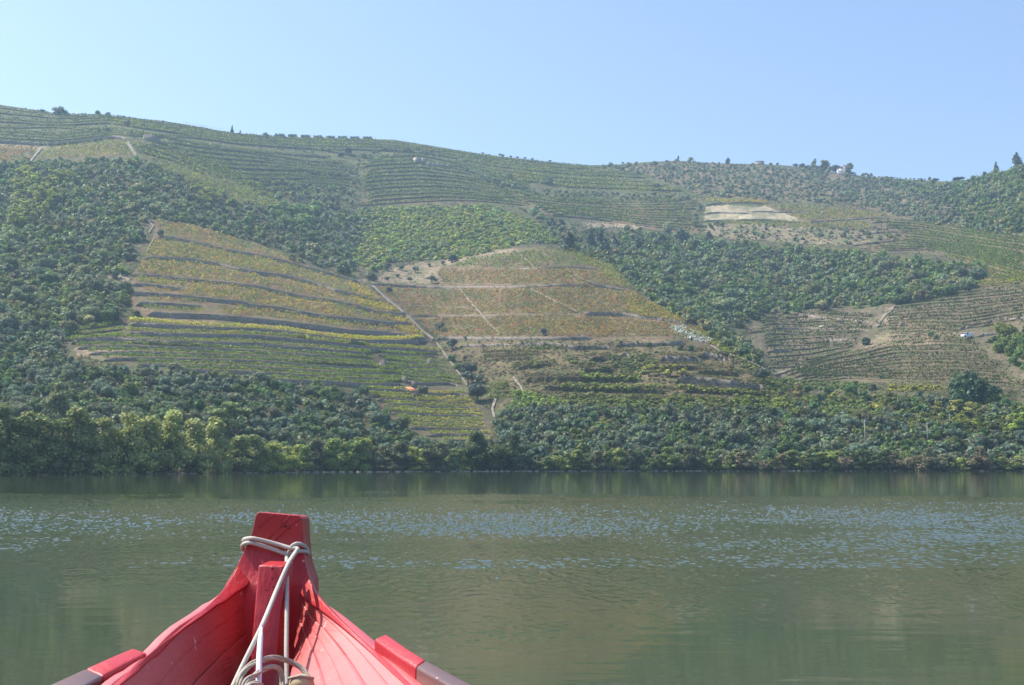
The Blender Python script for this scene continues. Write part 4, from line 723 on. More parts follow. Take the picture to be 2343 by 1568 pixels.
def wall_obj(l, i):
    p = resample(l['p'], max(12, int(len(l['p']) * 14))); n = len(p); u = p[:, 0]; lo, hi = u.min(), u.max()
    Yb = surfY(u, p[:, 1] - l['h'] * .5); h = l['h'] * np.clip(np.minimum(u - lo, hi - u) / h_taper, .25, 1) + (vnoise(u / 5, u * 0, i) - .5) * l['h'] * .12
    b = P(u, p[:, 1] + .6, Yb - .25); tpt = P(u, p[:, 1] - h, Yb - .18); cap = tpt.copy(); cap[:, 1] += .75
    b[:, 2] -= .5; back_ = b.copy(); back_[:, 1] += .9
    v = np.stack([b, (b + tpt) / 2, tpt, cap, back_], 1); v[:, 1, 1] += rng.normal(0, .03, n); k = v.shape[1]; idx = np.arange(n * k).reshape(n, k)
    fc = np.stack([idx[:-1, :-1], idx[1:, :-1], idx[1:, 1:], idx[:-1, 1:]], -1).reshape(-1, 4)
    return mesh_obj('terrace_wall', v.reshape(-1, 3), fc, M_STONE)
def row_obj(pts, pal, h_m, dens, name='vine_row', off=1.2, width=.7, gap=.06):
    p = resample(pts, max(20, int(np.ptp(np.array(pts)[:, 0]) / 3))); u, w = p[:, 0], p[:, 1] - off
    g = ground(u, w); seg = np.linalg.norm(np.diff(g, axis=0), axis=1); seg = np.minimum(seg, 3 * np.median(seg)); d = np.r_[0, np.cumsum(seg)]; Lm = d[-1]; Y = float(np.median(g[:, 1]))
    ls = max(.42, Y / 1236 * 1.35); k = int(Lm * dens * h_m / (ls * ls) * 1.0); t = rng.uniform(0, Lm, k)
    t = t[vnoise(t / 3.0, t * 0, int(rng.integers(0, 999))) > gap * 2.2]; k = len(t)
    if k < 8: return None
    c = np.stack([np.interp(t, d, g[:, j]) for j in range(3)], 1); hh = h_m * (.75 + .5 * vnoise(t / 1.3, t * 0, 5))
    zz = rng.uniform(.18, 1, k); c[:, 2] += zz * hh; c[:, 0] += rng.normal(0, .12, k); c[:, 1] += rng.normal(0, width * .35, k)
    n = rng.normal(size=(k, 3)); n[:, 2] = np.abs(n[:, 2]) + .4; v, f = quads(c, n, ls * rng.uniform(.8, 1.3, k), .9)
    pl = np.array(PAL[pal]) * ((np.array([2.1, 2.05, .8]) if g[0, 1] < 620 else np.array([1.3, 1.35, .85])) if pal in ('green', 'lime', 'yellow') else np.array([1.5, 1.5, .9])); ci = np.clip((vnoise(t / 6.0, t * 0, 8) * len(pl) + rng.normal(0, .7, k)).astype(int), 0, len(pl) - 1)
    tint = pl[ci] * rng.uniform(.75, 1.25, (k, 1)); return mesh_obj(name, v, f, M_VINE, np.repeat(tint, 4, 0))
nrow = nwall = 0
for i, l in enumerate(LINES):
    q = l['p']; fl = FAMLAB[l['fam']]
    if q[:, 0].max() < -40 or q[:, 0].min() > 2390: continue
    uniq = {'B1': ['topmost', 'second', 'third', 'short upper', 'fourth', 'short lower', 'lowest'], }.get(l['fam'])
    if l['wall'] and l['h'] > 2:
        o = wall_obj(l, i); nwall += 1
        if l['fam'] == 'B1': lab = '%s dry stone wall crossing the left vineyard hill' % uniq[min(i, 6)]; g = 'walls of the left vineyard hill'
        elif l['fam'] == 'A1': lab = 'dry stone wall right under the yellow vine row on the left'; g = None
        elif l['fam'] == 'A2': lab = 'dry stone wall under the lime green row on the left'; g = None
        else: lab = 'dry stone retaining wall of the ' + fl; g = 'retaining walls of the ' + fl
        tag(o, lab, 'wall', g); o['_w'] = float(q[:, 1].mean())
    if l['row']:
        far = np.median(surfY(q[:, 0], q[:, 1])); hm = {'A1': 1.35, 'A2': 1.15, 'A3': 1.1, 'A4': .9, 'A5': .95, 'A6': .95, 'S1': 1.3, 'S2': 1.35, 'S4': 1.3, 'C4': 1.0}.get(l['fam'], 1.1 if far < 600 else 1.2)
        o = row_obj(q - np.array([0, l['h']]), l['row'], hm, 1.6 if l['fam'] in ('S1', 'S2', 'S4') else 3.0, gap=0)
        if o is None: continue
        nrow += 1; cn = {'yellow': 'bright yellow', 'lime': 'yellow green', 'green': 'green', 'dull': 'dull green', 'olivebrown': 'overgrown brownish'}[l['row']]
        lab = {'A1': 'bright yellow vine row on the left terraces', 'A2': 'lime green vine row just below the yellow one'}.get(l['fam'], cn + ' vine row on the ' + fl)
        tag(o, lab, 'vine row', None if l['fam'] in ('A1', 'A2') else 'vine rows: ' + fl); o['_w'] = float(q[:, 1].mean())
RW = [o for o in COL.objects if '_w' in o]
ordinal(RW, lambda o: o['_w'], lambda o: o['label'], lambda o, s_: o.__setitem__('label', s_), ', from the top')
for o in RW: del o['_w']
# ---------------------------------------------------------------- plots of vines too many to count
def plot(poly, pal, lab, du=4.6, dw=3.2, size=.95, gap=.12, cut=(), seed=3, slope=0.0):
    rg = np.random.default_rng(seed); us = [p[0] for p in poly]; ws = [p[1] for p in poly]
    U_, W_ = np.meshgrid(np.arange(min(us), max(us), du), np.arange(min(ws), max(ws), dw)); U_ = U_.ravel() + rg.normal(0, .3, U_.size) * du; W_ = W_.ravel() + rg.normal(0, .16, W_.size) * dw
    W_ = W_ + slope * (U_ - min(us)); W_ = W_ + (vnoise(U_ / 60, W_ / 60, seed) - .5) * 6
    m = pip(U_, W_, poly) & (rg.random(U_.size) > gap) & (vnoise(U_ / 20, W_ / 9, seed + 2) > .12)
    for (l, hgt) in cut:
        q = l['p']; wl = np.interp(U_, q[:, 0], q[:, 1]); on = (U_ > q[:, 0].min()) & (U_ < q[:, 0].max()); m &= ~(on & (W_ < wl + 1) & (W_ > wl - l['h'] - 1.2))
    U_, W_ = U_[m], W_[m]; g = ground(U_, W_); k = len(g); nq = 6
    c = np.repeat(g, nq, 0); c += rg.normal(0, 1, c.shape) * np.array([.38, .25, .0]) * size; c[:, 2] += rg.uniform(.15, 1.15, len(c)) * size
    n = rg.normal(size=(len(c), 3)); n[:, 2] = np.abs(n[:, 2]) + .3
    ls = np.maximum(.5, np.repeat(g[:, 1], nq) / 1236 * 1.25); v, f = quads(c, n, ls * rg.uniform(.8, 1.3, len(c)) * size, .9)
    pl = np.array(PAL[pal]) * (np.array([1.55, 1.58, .8]) if pal != 'net' else 1.3); pn = fbm(U_ / 30, W_ / 14, 3, seed + 9); ci = np.clip(((pn - .25) * 2 * len(pl) + rg.normal(0, 1.1, k)).astype(int), 0, len(pl) - 1); t = np.repeat(pl[ci] * rg.uniform(.7, 1.3, (k, 1)), nq, 0)
    o = mesh_obj('vines', v, f, M_VINE, np.repeat(t, 4, 0)); tag(o, lab, 'vines', None, 'stuff')
allcut = [(l, 0) for l in LINES if l['fam'] in ('B1', 'A1', 'C1', 'C2', 'R1', 'R2')]
gold1 = T(6, [(810, 420), (900, 430), (1000, 480), (1090, 545), (1010, 540), (850, 460)]); gold2 = T(6, [(850, 530), (1000, 545), (1200, 620), (1310, 660), (1240, 680), (1100, 655), (930, 600)]); gold3 = T(6, [(1080, 680), (1200, 700), (1430, 770), (1380, 785), (1200, 745)]); gold4 = T(6, [(1250, 800), (1400, 820), (1560, 890), (1450, 875), (1300, 840)])
P_BV = T(5, [(1400, 65), (1600, 85), (1900, 170), (2340, 310)]) + T(6, [(200, 140), (500, 290), (760, 360), (1000, 450), (1200, 600), (1400, 740), (1580, 930), (1300, 880), (1000, 845), (600, 790), (300, 745), (0, 715)]) + T(5, [(2060, 940), (1990, 880), (2300, 850)]) + T(5, [(2300, 880), (1850, 790), (1500, 765), (1310, 720), (1240, 640), (1250, 560), (1290, 480), (1340, 410), (1400, 260), (1500, 215)])
plot(P_BV, 'autumn', 'autumn coloured vines covering the left vineyard hill', cut=allcut, seed=41, slope=.12)
plot(T(5, [(1330, 350), (1420, 260), (2340, 420)]) + T(6, [(300, 220), (800, 420), (0, 320)]) + T(5, [(2000, 480), (1300, 410)]), 'lime', 'greener vines of the second band on the left vineyard hill', du=6, dw=4, cut=allcut, seed=42, slope=.12)
for gi, gp in enumerate((gold1, gold2, gold3, gold4)): plot(gp, 'gold', ['golden vines at the right tip of the second band', 'widest strip of golden vines on the left hill', 'golden vines at the gully end of the fourth band', 'lowest golden vines beside the dirt path'][gi], du=4, dw=2.6, seed=43 + gi, gap=.02)
plot(T(5, [(1350, 790), (1850, 820), (1900, 840), (1350, 810)]), 'autumn', 'thin strip of vines on top of the tall wall', du=4, dw=2.5, seed=47); plot(T(5, [(1290, 870), (1850, 905), (1890, 925), (1300, 885)]), 'lime', 'thin strip of lime vines between tall walls', du=4, dw=2.5, seed=48)
P_CV = T(6, [(1080, 450), (1700, 480), (2340, 470)]) + T(7, [(700, 450), (1060, 500), (1400, 690), (1700, 825), (1950, 1000), (1700, 900), (1250, 740), (650, 700), (0, 690)]) + T(6, [(1440, 720), (1300, 620), (1180, 520)])
plot(P_CV, 'rust', 'reddish brown vines on the middle vineyard hill', cut=allcut, seed=51); plot(T(6, [(1450, 740), (2340, 715)]) + T(7, [(600, 715), (1300, 765), (1700, 860), (1970, 1010), (1500, 900), (0, 910)]) + T(6, [(1640, 905)]), 'rust', 'reddish vines below the middle path of the central hill', cut=allcut, seed=52)
plot(T(6, [(1640, 310), (1700, 300), (2340, 300)]) + T(7, [(300, 290), (500, 275), (760, 300), (1000, 460), (700, 430), (0, 420)]) + T(6, [(1700, 415)]), 'rust', 'vines of the upper strip of the central hill', cut=allcut, seed=53)
plot(T(6, [(1750, 260), (1900, 200), (2340, 140)]) + T(7, [(250, 110), (500, 120), (700, 200), (860, 270), (500, 250), (0, 275)]), 'green', 'green vines on the crown of the central hill', cut=allcut, seed=54)
plot(T(7, [(1420, 815), (1560, 820), (1830, 960), (1800, 985), (1600, 930), (1450, 860)]), 'net', 'vines wrapped in white netting on the central hill', du=4.5, dw=3.4, seed=55, size=1.15, gap=0)
plot(T(1, [(340, 610), (440, 510), (800, 455), (1000, 435), (1150, 460), (1210, 570), (900, 585), (560, 595)]), 'lime', 'triangular plot of vines below the left road', du=4.5, dw=2.6, seed=56); plot(T(1, [(-300, 500), (0, 485), (340, 505), (265, 630), (0, 640), (-300, 640)]), 'rust', 'reddish plot of vines at the left edge', du=4.5, dw=2.6, seed=57)
plot(T(4, [(30, 555), (500, 570), (1000, 620), (1350, 680), (1000, 655), (380, 695), (200, 630)]), 'lime', 'green vines right of the pale plots', du=4.5, dw=2.4, seed=58, cut=allcut); plot(T(4, [(460, 715), (880, 690), (950, 750), (900, 765), (400, 755)]), 'lime', 'green vines below the upper right road', du=4.5, dw=2.4, seed=59)
plot(T(3, [(1760, 490), (2340, 500)]) + T(4, [(0, 520), (0, 540)]) + T(3, [(1780, 520)]), 'gold', 'yellowish vines above the pale plots', du=4.5, dw=2.4, seed=60); plot(T(3, [(1900, 700), (2340, 690)]) + T(4, [(400, 710), (380, 755), (0, 735)]) + T(3, [(1900, 712)]), 'lime', 'strip of vines under the pale plots', du=4.5, dw=2.4, seed=61)
plot(T(3, [(0, 150), (400, 190), (950, 190), (960, 330), (1600, 420), (1100, 425), (500, 390), (0, 320)]), 'lime', 'vines of the high middle slope under the skyline', du=4.5, dw=2.6, seed=62); plot(T(2, [(150, 180), (1000, 180), (1700, 280), (2340, 370), (2340, 430), (1700, 330), (1300, 260), (300, 250)]), 'lime', 'vines just under the skyline hedges', du=4.5, dw=2.6, seed=63)
plot(T(1, [(950, 230), (2340, 420), (2340, 480), (1500, 360), (1000, 300)]), 'lime', 'vines of the top left shoulder', du=4.5, dw=2.6, seed=64)
plot(T(1, [(1200, 470), (1340, 455), (1480, 480), (1850, 560), (2340, 820)]) + T(2, [(330, 560), (600, 700), (0, 700)]) + T(1, [(2340, 980), (2100, 880), (1900, 800), (1500, 650), (1260, 560)]), 'lime', 'vines on the long slope falling right of the ruined house', du=6, dw=3.6, seed=65, slope=.25)
plot(T(7, [(600, 118), (940, 245), (1060, 470), (900, 420), (760, 290), (520, 140)]), 'lime', 'vines on the right shoulder of the central hill', du=4.5, dw=2.6, seed=66, slope=.3); plot(T(7, [(1060, 480), (1300, 615), (1560, 752), (1700, 815), (1500, 770), (1250, 735), (1080, 690), (1050, 600)]), 'edge', 'golden vines along the right edge of the central hill', du=4.2, dw=2.6, seed=67, slope=.3, gap=.08)
plot(T(7, [(1700, 820), (1960, 1000), (2050, 1060), (1900, 1050), (1600, 860)]), 'lime', 'narrow tail of vines at the right foot of the central hill', du=4.5, dw=2.6, seed=68, slope=.4); plot(T(4, [(950, 700), (1500, 700), (2420, 860), (2420, 1180), (1900, 1040), (1500, 960), (1250, 880), (1300, 800)]), 'green', 'vines filling the upper right terraces', du=8, dw=5, seed=69, slope=.1, cut=allcut)
plot(T(3, [(0, 445), (400, 500), (900, 530), (1650, 520), (1650, 700), (1680, 790), (1200, 730), (400, 630), (0, 520)]), 'lime', 'vines between the rows of the striped terraces', du=9, dw=6, seed=70, gap=.5); plot(T(2, [(960, 360), (1300, 330), (1700, 360), (2340, 560), (2340, 760), (1900, 700), (940, 700)]), 'lime', 'vines between the rows of the wrapped terraces', du=9, dw=6, seed=71, gap=.6)
plot([(355, 372), (420, 388), (520, 425), (650, 450), (640, 478), (540, 462), (440, 432), (350, 398)], 'lime', 'vines on the narrow spur above the left wood', du=4.6, dw=2.8, seed=73)
plot(P_R5, 'green', 'vines on the slope above the right valley', du=7, dw=5, seed=72)
print('rows', nrow, 'walls', nwall, 'lines', len(LINES))
# ---------------------------------------------------------------- buildings and small things on the slopes
class MB:
    def __init__(s): s.v = []; s.f = []
    def box(s, x0, x1, y0, y1, z0, z1, rz=0, o=(0, 0, 0)):
        b = len(s.v); c, n = math.cos(rz), math.sin(rz)
        for x, y, z in ((x0, y0, z0), (x1, y0, z0), (x1, y1, z0), (x0, y1, z0), (x0, y0, z1), (x1, y0, z1), (x1, y1, z1), (x0, y1, z1)):
            s.v.append((x * c - y * n + o[0], x * n + y * c + o[1], z + o[2]))
        s.f += [(b, b + 3, b + 2, b + 1), (b + 4, b + 5, b + 6, b + 7), (b, b + 1, b + 5, b + 4), (b + 1, b + 2, b + 6, b + 5), (b + 2, b + 3, b + 7, b + 6), (b + 3, b, b + 4, b + 7)]
    def poly(s, pts): b = len(s.v); s.v += [tuple(p) for p in pts]; s.f.append(tuple(range(b, b + len(pts))))
    def prism(s, pts, d):
        b = len(s.v); n = len(pts); s.v += [tuple(p) for p in pts] + [tuple(np.array(p) + np.array(d)) for p in pts]
        s.f += [tuple(range(b, b + n)), tuple(range(b + 2 * n - 1, b + n - 1, -1))] + [(b + i, b + n + i, b + n + (i + 1) % n, b + (i + 1) % n) for i in range(n)]
    def tube(s, pts, r, sides=8, cap=True):
        pts = np.array(pts, float); n = len(pts); r = np.broadcast_to(r, (n,)); b = len(s.v)
        tg = np.gradient(pts, axis=0); tg /= np.linalg.norm(tg, axis=1)[:, None] + 1e-12
        x = np.cross(tg[0], [.31, .2, .93]); x /= np.linalg.norm(x)
        for i in range(n):
            x = x - tg[i] * np.dot(x, tg[i]); x /= np.linalg.norm(x); y = np.cross(tg[i], x)
            for k in range(sides):
                g = 2 * math.pi * k / sides; s.v.append(tuple(pts[i] + (x * math.cos(g) + y * math.sin(g)) * r[i]))
        for i in range(n - 1):
            for k in range(sides):
                p = b + i * sides; s.f.append((p + k, p + (k + 1) % sides, p + sides + (k + 1) % sides, p + sides + k))
        if cap: s.f += [tuple(b + k for k in range(sides))[::-1], tuple(b + (n - 1) * sides + k for k in range(sides))]
    def build(s, name, mat, parent=None, bevel=0, smooth=False, seg=2):
        o = mesh_obj(name, s.v, s.f, mat, None, parent, smooth)
        if bevel: m = o.modifiers.new('b', 'BEVEL'); m.width = bevel; m.segments = seg; m.limit_method = 'ANGLE'; m.angle_limit = .6
        return o
def gpt(u, w): return ground(np.array([u]), np.array([w]))[0]
def thing(name, u, w, rz, label, cat, group=None, dz=0.0, dy=0.0):
    g = gpt(u, w); o = empty(name, (g[0], g[1] + dy, g[2] + dz), rz); tag(o, label, cat, group); return o
# roofless stone house, top left
t = thing('ruined_house', 345, 324, math.radians(22), 'roofless stone house ruin on the upper left ridge', 'ruin', dy=1)
m = MB(); m.box(-4.4, 4.4, 0, .6, -2, 4.3); m.build('front_wall', M_STONE, t)
m = MB(); m.box(-4.4, -3.8, .602, 2.4, -2, 4.1); m.box(-4.4, -3.8, 2.402, 3.4, -2, 1.2); m.box(-4.4, -3.8, 2.402, 3.4, 3.2, 3.9); m.box(-4.4, -3.8, 3.402, 7, -2, 3.5); m.box(-4.4, -3.8, 7.002, 9.5, -2, 2.6); m.build('side_wall', M_STONE_L, t)  # sunlit side painted in paler stone than the shaded walls of the same house
m = MB(); m.box(3.8, 4.4, .602, 7, -1, 3.6); m.build('side_wall', M_STONE, t); m = MB(); m.box(-3.79, 3.79, 6.4, 6.99, -1, 3.0); m.build('back_wall', M_STONE, t)
# ruin on the wrapped terraces
for (p, w_, h, lab) in (((1462, 400), 5.2, 4.6, 'taller stump of pale stone wall on the upper slope'), ((1520, 392), 4.4, 3.3, 'lower stump of pale stone wall on the upper slope')):
    u, w = T(2, [p])[0]; t = thing('ruined_wall', u, w, math.radians(32), lab, 'ruin')
    m = MB(); m.box(-.35, .35, 0, w_, -1.5, h); m.box(-.35, .35, w_ + .002, w_ + 2.2, -1.5, h * .6); m.build('side_wall', M_STONE_L, t); m = MB(); m.box(.352, w_ * .8, 0, .6, -1.5, h * .95); m.box(w_ * .8 + .002, w_ * 1.2, 0, .6, -1.5, h * .45); m.build('front_wall', M_STONE, t)  # sun and shade put into the stone colour: paler left face, darker front
u, w = T(2, [(1660, 430)])[0]; t = thing('ruined_wall', u, w, math.radians(10), 'long broken stone wall with openings right of the stumps', 'ruin')
m = MB()
for x0, x1, h in ((-9, -5.5, 2.6), (-4.6, -2.6, 2.4), (-1.9, 1, 2.6), (1.9, 5.4, 2.3), (6.2, 10, 1.9)): m.box(x0, x1, 0, .7, -1.5, h)
m.build('wall_segments', M_STONE, t); m = MB()
for x in (-5.05, -2.25, 1.45): m.box(x - .28, x + .28, .1, .5, -1.5, 1.7)
m.build('pale_jambs', M_STONE_L, t)
# little hut with a red tiled roof
g = gpt(947, 907); g = P(947, 907, g[1] - 2.0); t = empty('hut', (g[0], g[1], g[2])); tag(t, 'tiny stone hut with one sloping red tiled roof on the lower left terraces', 'hut')
C = [P(927, 885.6, g[1] + 2.6), P(941.5, 886.1, g[1] + 2.8), P(955.2, 894.6, g[1] + .1), P(940.2, 893.8, g[1] - .1)]; C = [c - g for c in C]
m = MB(); m.prism(C, (0, 0, -.14)); r = m.build('roof', M_TILE, t)
m = MB(); rid = []
for k in range(1, 9):
    f = k / 9; a = C[0] * (1 - f) + C[1] * f; b = C[3] * (1 - f) + C[2] * f; m.tube([a + (0, 0, .03), b + (0, 0, .03)], .05, 5)
m.build('roof_tiles', M_TILE, r)
m = MB(); x0, x1 = C[3][0] + .25, C[2][0] - .2; m.box(x0, x1, .25, .6, -2.8, C[3][2] - .2); m.box(x0, x0 + .3, .602, 2.3, -1.6, C[3][2] - .1); m.box(x1 - .3, x1, .602, 2.3, -1.6, C[3][2] - .1); m.build('wall', M_STONE, t)
m = MB(); m.box(x0 + .55, x0 + 1.15, .22, .249, -1.2, .35); m.build('door', M_DARK, t)
t = thing('stone_niche', 947.5, 887, 0, 'square stone shelter block set in the wall above the hut', 'stone block'); m = MB(); m.box(-.95, .95, -.5, .6, -.6, 2.1); m.build('block', M_STONE, t)
for (p, s) in (((1145, 205), 1.4), ((1345, 345), 1.2), ((1570, 178), 1.0)):
    u, w = T(12, [p])[0]; t = thing('terrace_steps', u, w, 0, {1145: 'dark stone stair block at the end of the third row of the left terraces', 1345: 'dark stone stair block just above the red roofed hut', 1570: 'small stone stair block in the right half of the left terraces'}[p[0]], 'stone steps'); m = MB()
    for k in range(4): m.box(-s + k * .3, s, -.9 + k * .32, .5, -1 + k * .001, .3 + k * .42 * s)
    m.build('steps', M_STONE, t)
# white house on the skyline
u, w = T(4, [(668, 257)])[0]; t = thing('white_house', u, w + 3, math.radians(-28), 'small white house among the trees on the skyline', 'house', dz=1.8, dy=-4); t.scale = (1.25, 1.25, 1.25)
m = MB(); m.box(-3.2, 1.2, 0, 6, -2, 2.6); m.build('wall', M_PLASTER, t); m = MB(); m.box(1.202, 2.9, .3, 6, -2, 4.6); w2 = m.build('wall', M_PLASTER, t)
m = MB(); m.prism([(-3.5, -.3, 2.61), (1.19, -.3, 3.9), (1.19, 6.3, 3.9), (-3.5, 6.3, 2.61)], (0, 0, .15)); m.prism([(1.0, 0, 4.61), (3.2, 0, 4.62), (3.2, 6.2, 4.62), (1.0, 6.2, 4.61)], (0, 0, .2)); m.build('roof', M_TILE, t)
m = MB(); m.box(-2.2, -1.4, -.02, .01, .4, 1.6); m.build('window', M_DARK, t); m = MB(); m.box(2.9, 2.95, 1, 5.5, -1.5, 4.2); m.build('brick_side', M_TILE, t)
# round stone tank
u, w = T(3, [(2252, 178)])[0]; t = thing('water_tank', u, w, 0, 'low round stone water tank on the skyline', 'water tank', dy=2); m = MB()
a = [2 * math.pi * k / 24 for k in range(24)]; m.prism([(4.6 * math.cos(x), 4.6 * math.sin(x), -2) for x in a], (0, 0, 4.9)); m.build('wall', M_STONE_L, t); m = MB(); m.prism([(4.8 * math.cos(x), 4.8 * math.sin(x), 2.91) for x in a], (0, 0, .3)); m.build('rim', M_STONE, t)
def pole(u, wb, wt, lab, grp=None, r=.1, name='utility_pole', arm=True, mat=None):
    g = gpt(u, max(wb, float(sky_w(u)) + .4)); h = (wb - wt) * g[1] / F; t = empty(name, tuple(g)); tag(t, lab, name.replace('_', ' '), grp)
    m = MB(); m.tube([(0, 0, -.6), (0, 0, h)], [r * 1.2, r * .8], 6); m.build('mast', mat or M_STAKE, t)
    if arm: m = MB(); m.box(-.9, .9, -.06, .06, h - .5, h - .38); m.build('cross_arm', mat or M_STAKE, t)
for p, a, b, lab in ((897, 965, 700, 'tallest thin grey utility pole in the right bank wood'), (1466, 900, 720, 'thin grey utility pole right of the tallest pole'), (1667, 745, 640, 'short utility pole below the huge oak'), (2061, 760, 700, 'utility pole standing over pale bushes on the right bank'), (2168, 640, 570, 'faint utility pole in the shade right of the huge oak')):
    u = 1754.2 + p * .2507; pole(u, 786.4 + a * .2507, 786.4 + b * .2507, lab, r=.12)
for p, a, b, lab in ((1908, 280, 228, 'left of two power masts on the right skyline'), (1951, 275, 215, 'right of two power masts on the right skyline'), (1946, 800, 705, 'grey power mast in front of the far wood')): pole(1754.2 + p * .2507, 332.7 + a * .2507, 332.7 + b * .2507, lab, r=.22, name='power_mast')
for p, h in ((1235, 6), (1262, 4), (1332, 7), (1358, 6), (1455, 4), (1755, 4), (1828, 4), (1085, 9)): u = 586.7 + p * .2507; pole(u, float(sky_w(u)), float(sky_w(u)) - h, 'thin wooden post on the sloping skyline right of the hedges', 'posts on the skyline', r=.12, name='vine_post', arm=False)
for p, h, lab in ((205, 7, 'faint thin mast on the far left skyline'), (373, 12, 'thin mast beside the low wide bush on the left skyline'), (2338, 5, 'thin post right of the slim cypresses')): u = p * .2507; pole(u, float(sky_w(u)), float(sky_w(u)) - h, lab, r=.1, name='thin_mast', arm=False)
for k, (a, b) in enumerate(((60, 92), (165, 252), (285, 366), (403, 486), (518, 600), (628, 711), (742, 823), (852, 933), (970, 1050))):
    u0, u1 = 586.7 + a * .2507, 586.7 + b * .2507; uc = (u0 + u1) / 2; g = gpt(uc, float(sky_w(uc)) + .6); wd = (u1 - u0) * g[1] / F; t = empty('vine_hedge', tuple(g)); tag(t, 'dark block of trellised vines standing on the skyline', 'hedge', 'vine hedges on the skyline')
    k_ = 420; c = np.stack([rng.uniform(-wd / 2, wd / 2, k_), rng.uniform(-1.5, 6, k_), rng.uniform(.5, 2.3, k_)], 1); n = rng.normal(size=(k_, 3)); n[:, 2] += .6; v, f = quads(c, n, .9)
    mesh_obj('foliage', v, f, M_VINE, np.tile([.08, .11, .05], (len(v), 1)), t); m = MB()
    for y in (0, 7): m.tube([(wd / 2 + .3, y, -.5), (wd / 2 + .3, y, 4.4)], .09, 5)
    m.build('end_posts', M_STAKE, t)
u, w = T(1, [(1850, 350)])[0]; t = thing('pergola', u, float(sky_w(u)) + 1, 0, 'low wire pergola along the left skyline', 'pergola'); m = MB()
for k in range(14):
    uu = u - 45 + k * 7; g2 = gpt(uu, float(sky_w(uu)) + .8); d = g2 - np.array(t.location); m.tube([d - (0, 0, .5), d + (0, 0, 2.0)], .1, 5)
    if k: m.tube([pd + (0, 0, 1.9), d + (0, 0, 1.9)], .07, 4)
    pd = d
m.build('posts_and_wires', M_STAKE, t)
# white van on the track
M_VAN = plain('van_paint', (.72, .74, .76), (.8, .82, .84), 1, rough=.3, bump=0); M_GLASS = plain('dark_glass', (.02, .025, .03), (.03, .035, .04), 1, rough=.1, bump=0); M_TYRE = plain('tyre', (.02, .02, .02), (.04, .04, .04), 3)
t = thing('van', 2212, 775.5, math.radians(24), 'white van parked on the track at the right', 'van', dz=.35); s_ = 1.0
body = [(-2.3, 0, .35), (2.2, 0, .35), (2.3, 0, 1.0), (2.15, 0, 1.95), (-1.2, 0, 1.98), (-1.75, 0, 1.25), (-2.3, 0, 1.05)]
m = MB(); m.prism([(x, -.9, z) for x, _, z in body], (0, 1.8, 0)); m.build('body', M_VAN, t, .06)
m = MB(); m.prism([(-1.72, -.8, 1.32), (-1.24, -.8, 1.9), (-1.24, .8, 1.9), (-1.72, .8, 1.32)], (-.05, 0, .03)); m.build('windscreen', M_GLASS, t)
m = MB(); m.box(-1.1, -.2, -.93, -.905, 1.25, 1.75); m.build('side_window', M_GLASS, t)
for x in (-1.5, 1.45):
    for y in (-.92, .72):
        m = MB(); a = [2 * math.pi * k / 14 for k in range(14)]; m.prism([(x + .34 * math.cos(q), y, .34 + .34 * math.sin(q)) for q in a], (0, .2, 0)); m.build('wheel', M_TYRE, t)
M_YEL = plain('yellow_cloth', (.7, .6, .3), (.8, .75, .55), 2); M_WHT = plain('white_cloth', (.75, .75, .72), (.85, .85, .83), 2)
for (p, sx, mt, lab) in (((498, 578), 1.0, M_YEL, 'pale yellow tarpaulin bundle lying on the valley terraces'), ((706, 632), .7, M_WHT, 'small white bundle lying on the valley terraces')):
    u, w = T(8, [p])[0]; t = thing('tarpaulin_bundle', u, w, 0, lab, 'bundle')
    for (dx, dz, s, mm) in ((0, .4, .75, mt), (-.7, .45, .45, M_WHT), (.95, .8, .35, M_WHT)):
        v = IV * np.array([s, s * .7, s * .7]) * sx * (1 + rng.normal(0, .12, (len(IV), 1))) + np.array([dx * sx, 0, dz * sx]); mesh_obj('cloth_fold', v, [tuple(f) for f in IF], mm, None, t)
# stone lodge on the ramp
u, w = T(8, [(1232, 560)])[0]; t = thing('stone_niche', u, w, 0, 'small dark opening in the bank of the valley terraces', 'stone niche'); m = MB(); m.box(-.9, .9, -.2, .6, -.6, 1.5); m.build('lintel', M_STONE, t)
# dead tree at the shore
t = thing('dead_tree', 1514, float(shore_w(1514)) - 1.2, 0, 'bleached fallen dead tree at the water edge', 'dead tree'); rg_ = np.random.default_rng(4)
m = MB(); m.tube([(-2.6, 0, .6), (-.8, -.2, 2.2), (1.4, .2, 3.3), (3.0, .3, 4.6)], [.16, .14, .1, .05], 6); m.build('trunk', M_STAKE, t)
for k in range(26):
    a = rg_.uniform(-3.6, 2.6); b = np.array([a, rg_.uniform(-1, 1), rg_.uniform(.0, .8)]); e = b + np.array([rg_.uniform(-1.6, 2.0), rg_.uniform(-.6, .6), rg_.uniform(.2, 1.8)])
    m = MB(); m.tube([b, (b + e) / 2 + rg_.normal(0, .15, 3), e], [.07, .05, .02], 5); m.build('branch', M_STAKE, t)
# stones along the water
VS = []; FS = []; base = 0
for k in range(500):
    u = rng.uniform(-60, 2400); g = gpt(u, float(shore_w(u)) - .1); s = rng.uniform(.1, .4); v = IV * np.array([s * 1.6, s, s * .6]) * (1 + rng.normal(0, .15, (len(IV), 1))) + g + np.array([0, -.5, .05]); VS.append(v); FS += [tuple(x + base for x in f) for f in IF]; base += len(v)
tag(mesh_obj('shore_stones', np.concatenate(VS), FS, M_STONE_L), 'pale stones scattered along the far water line', 'stones', None, 'stuff')

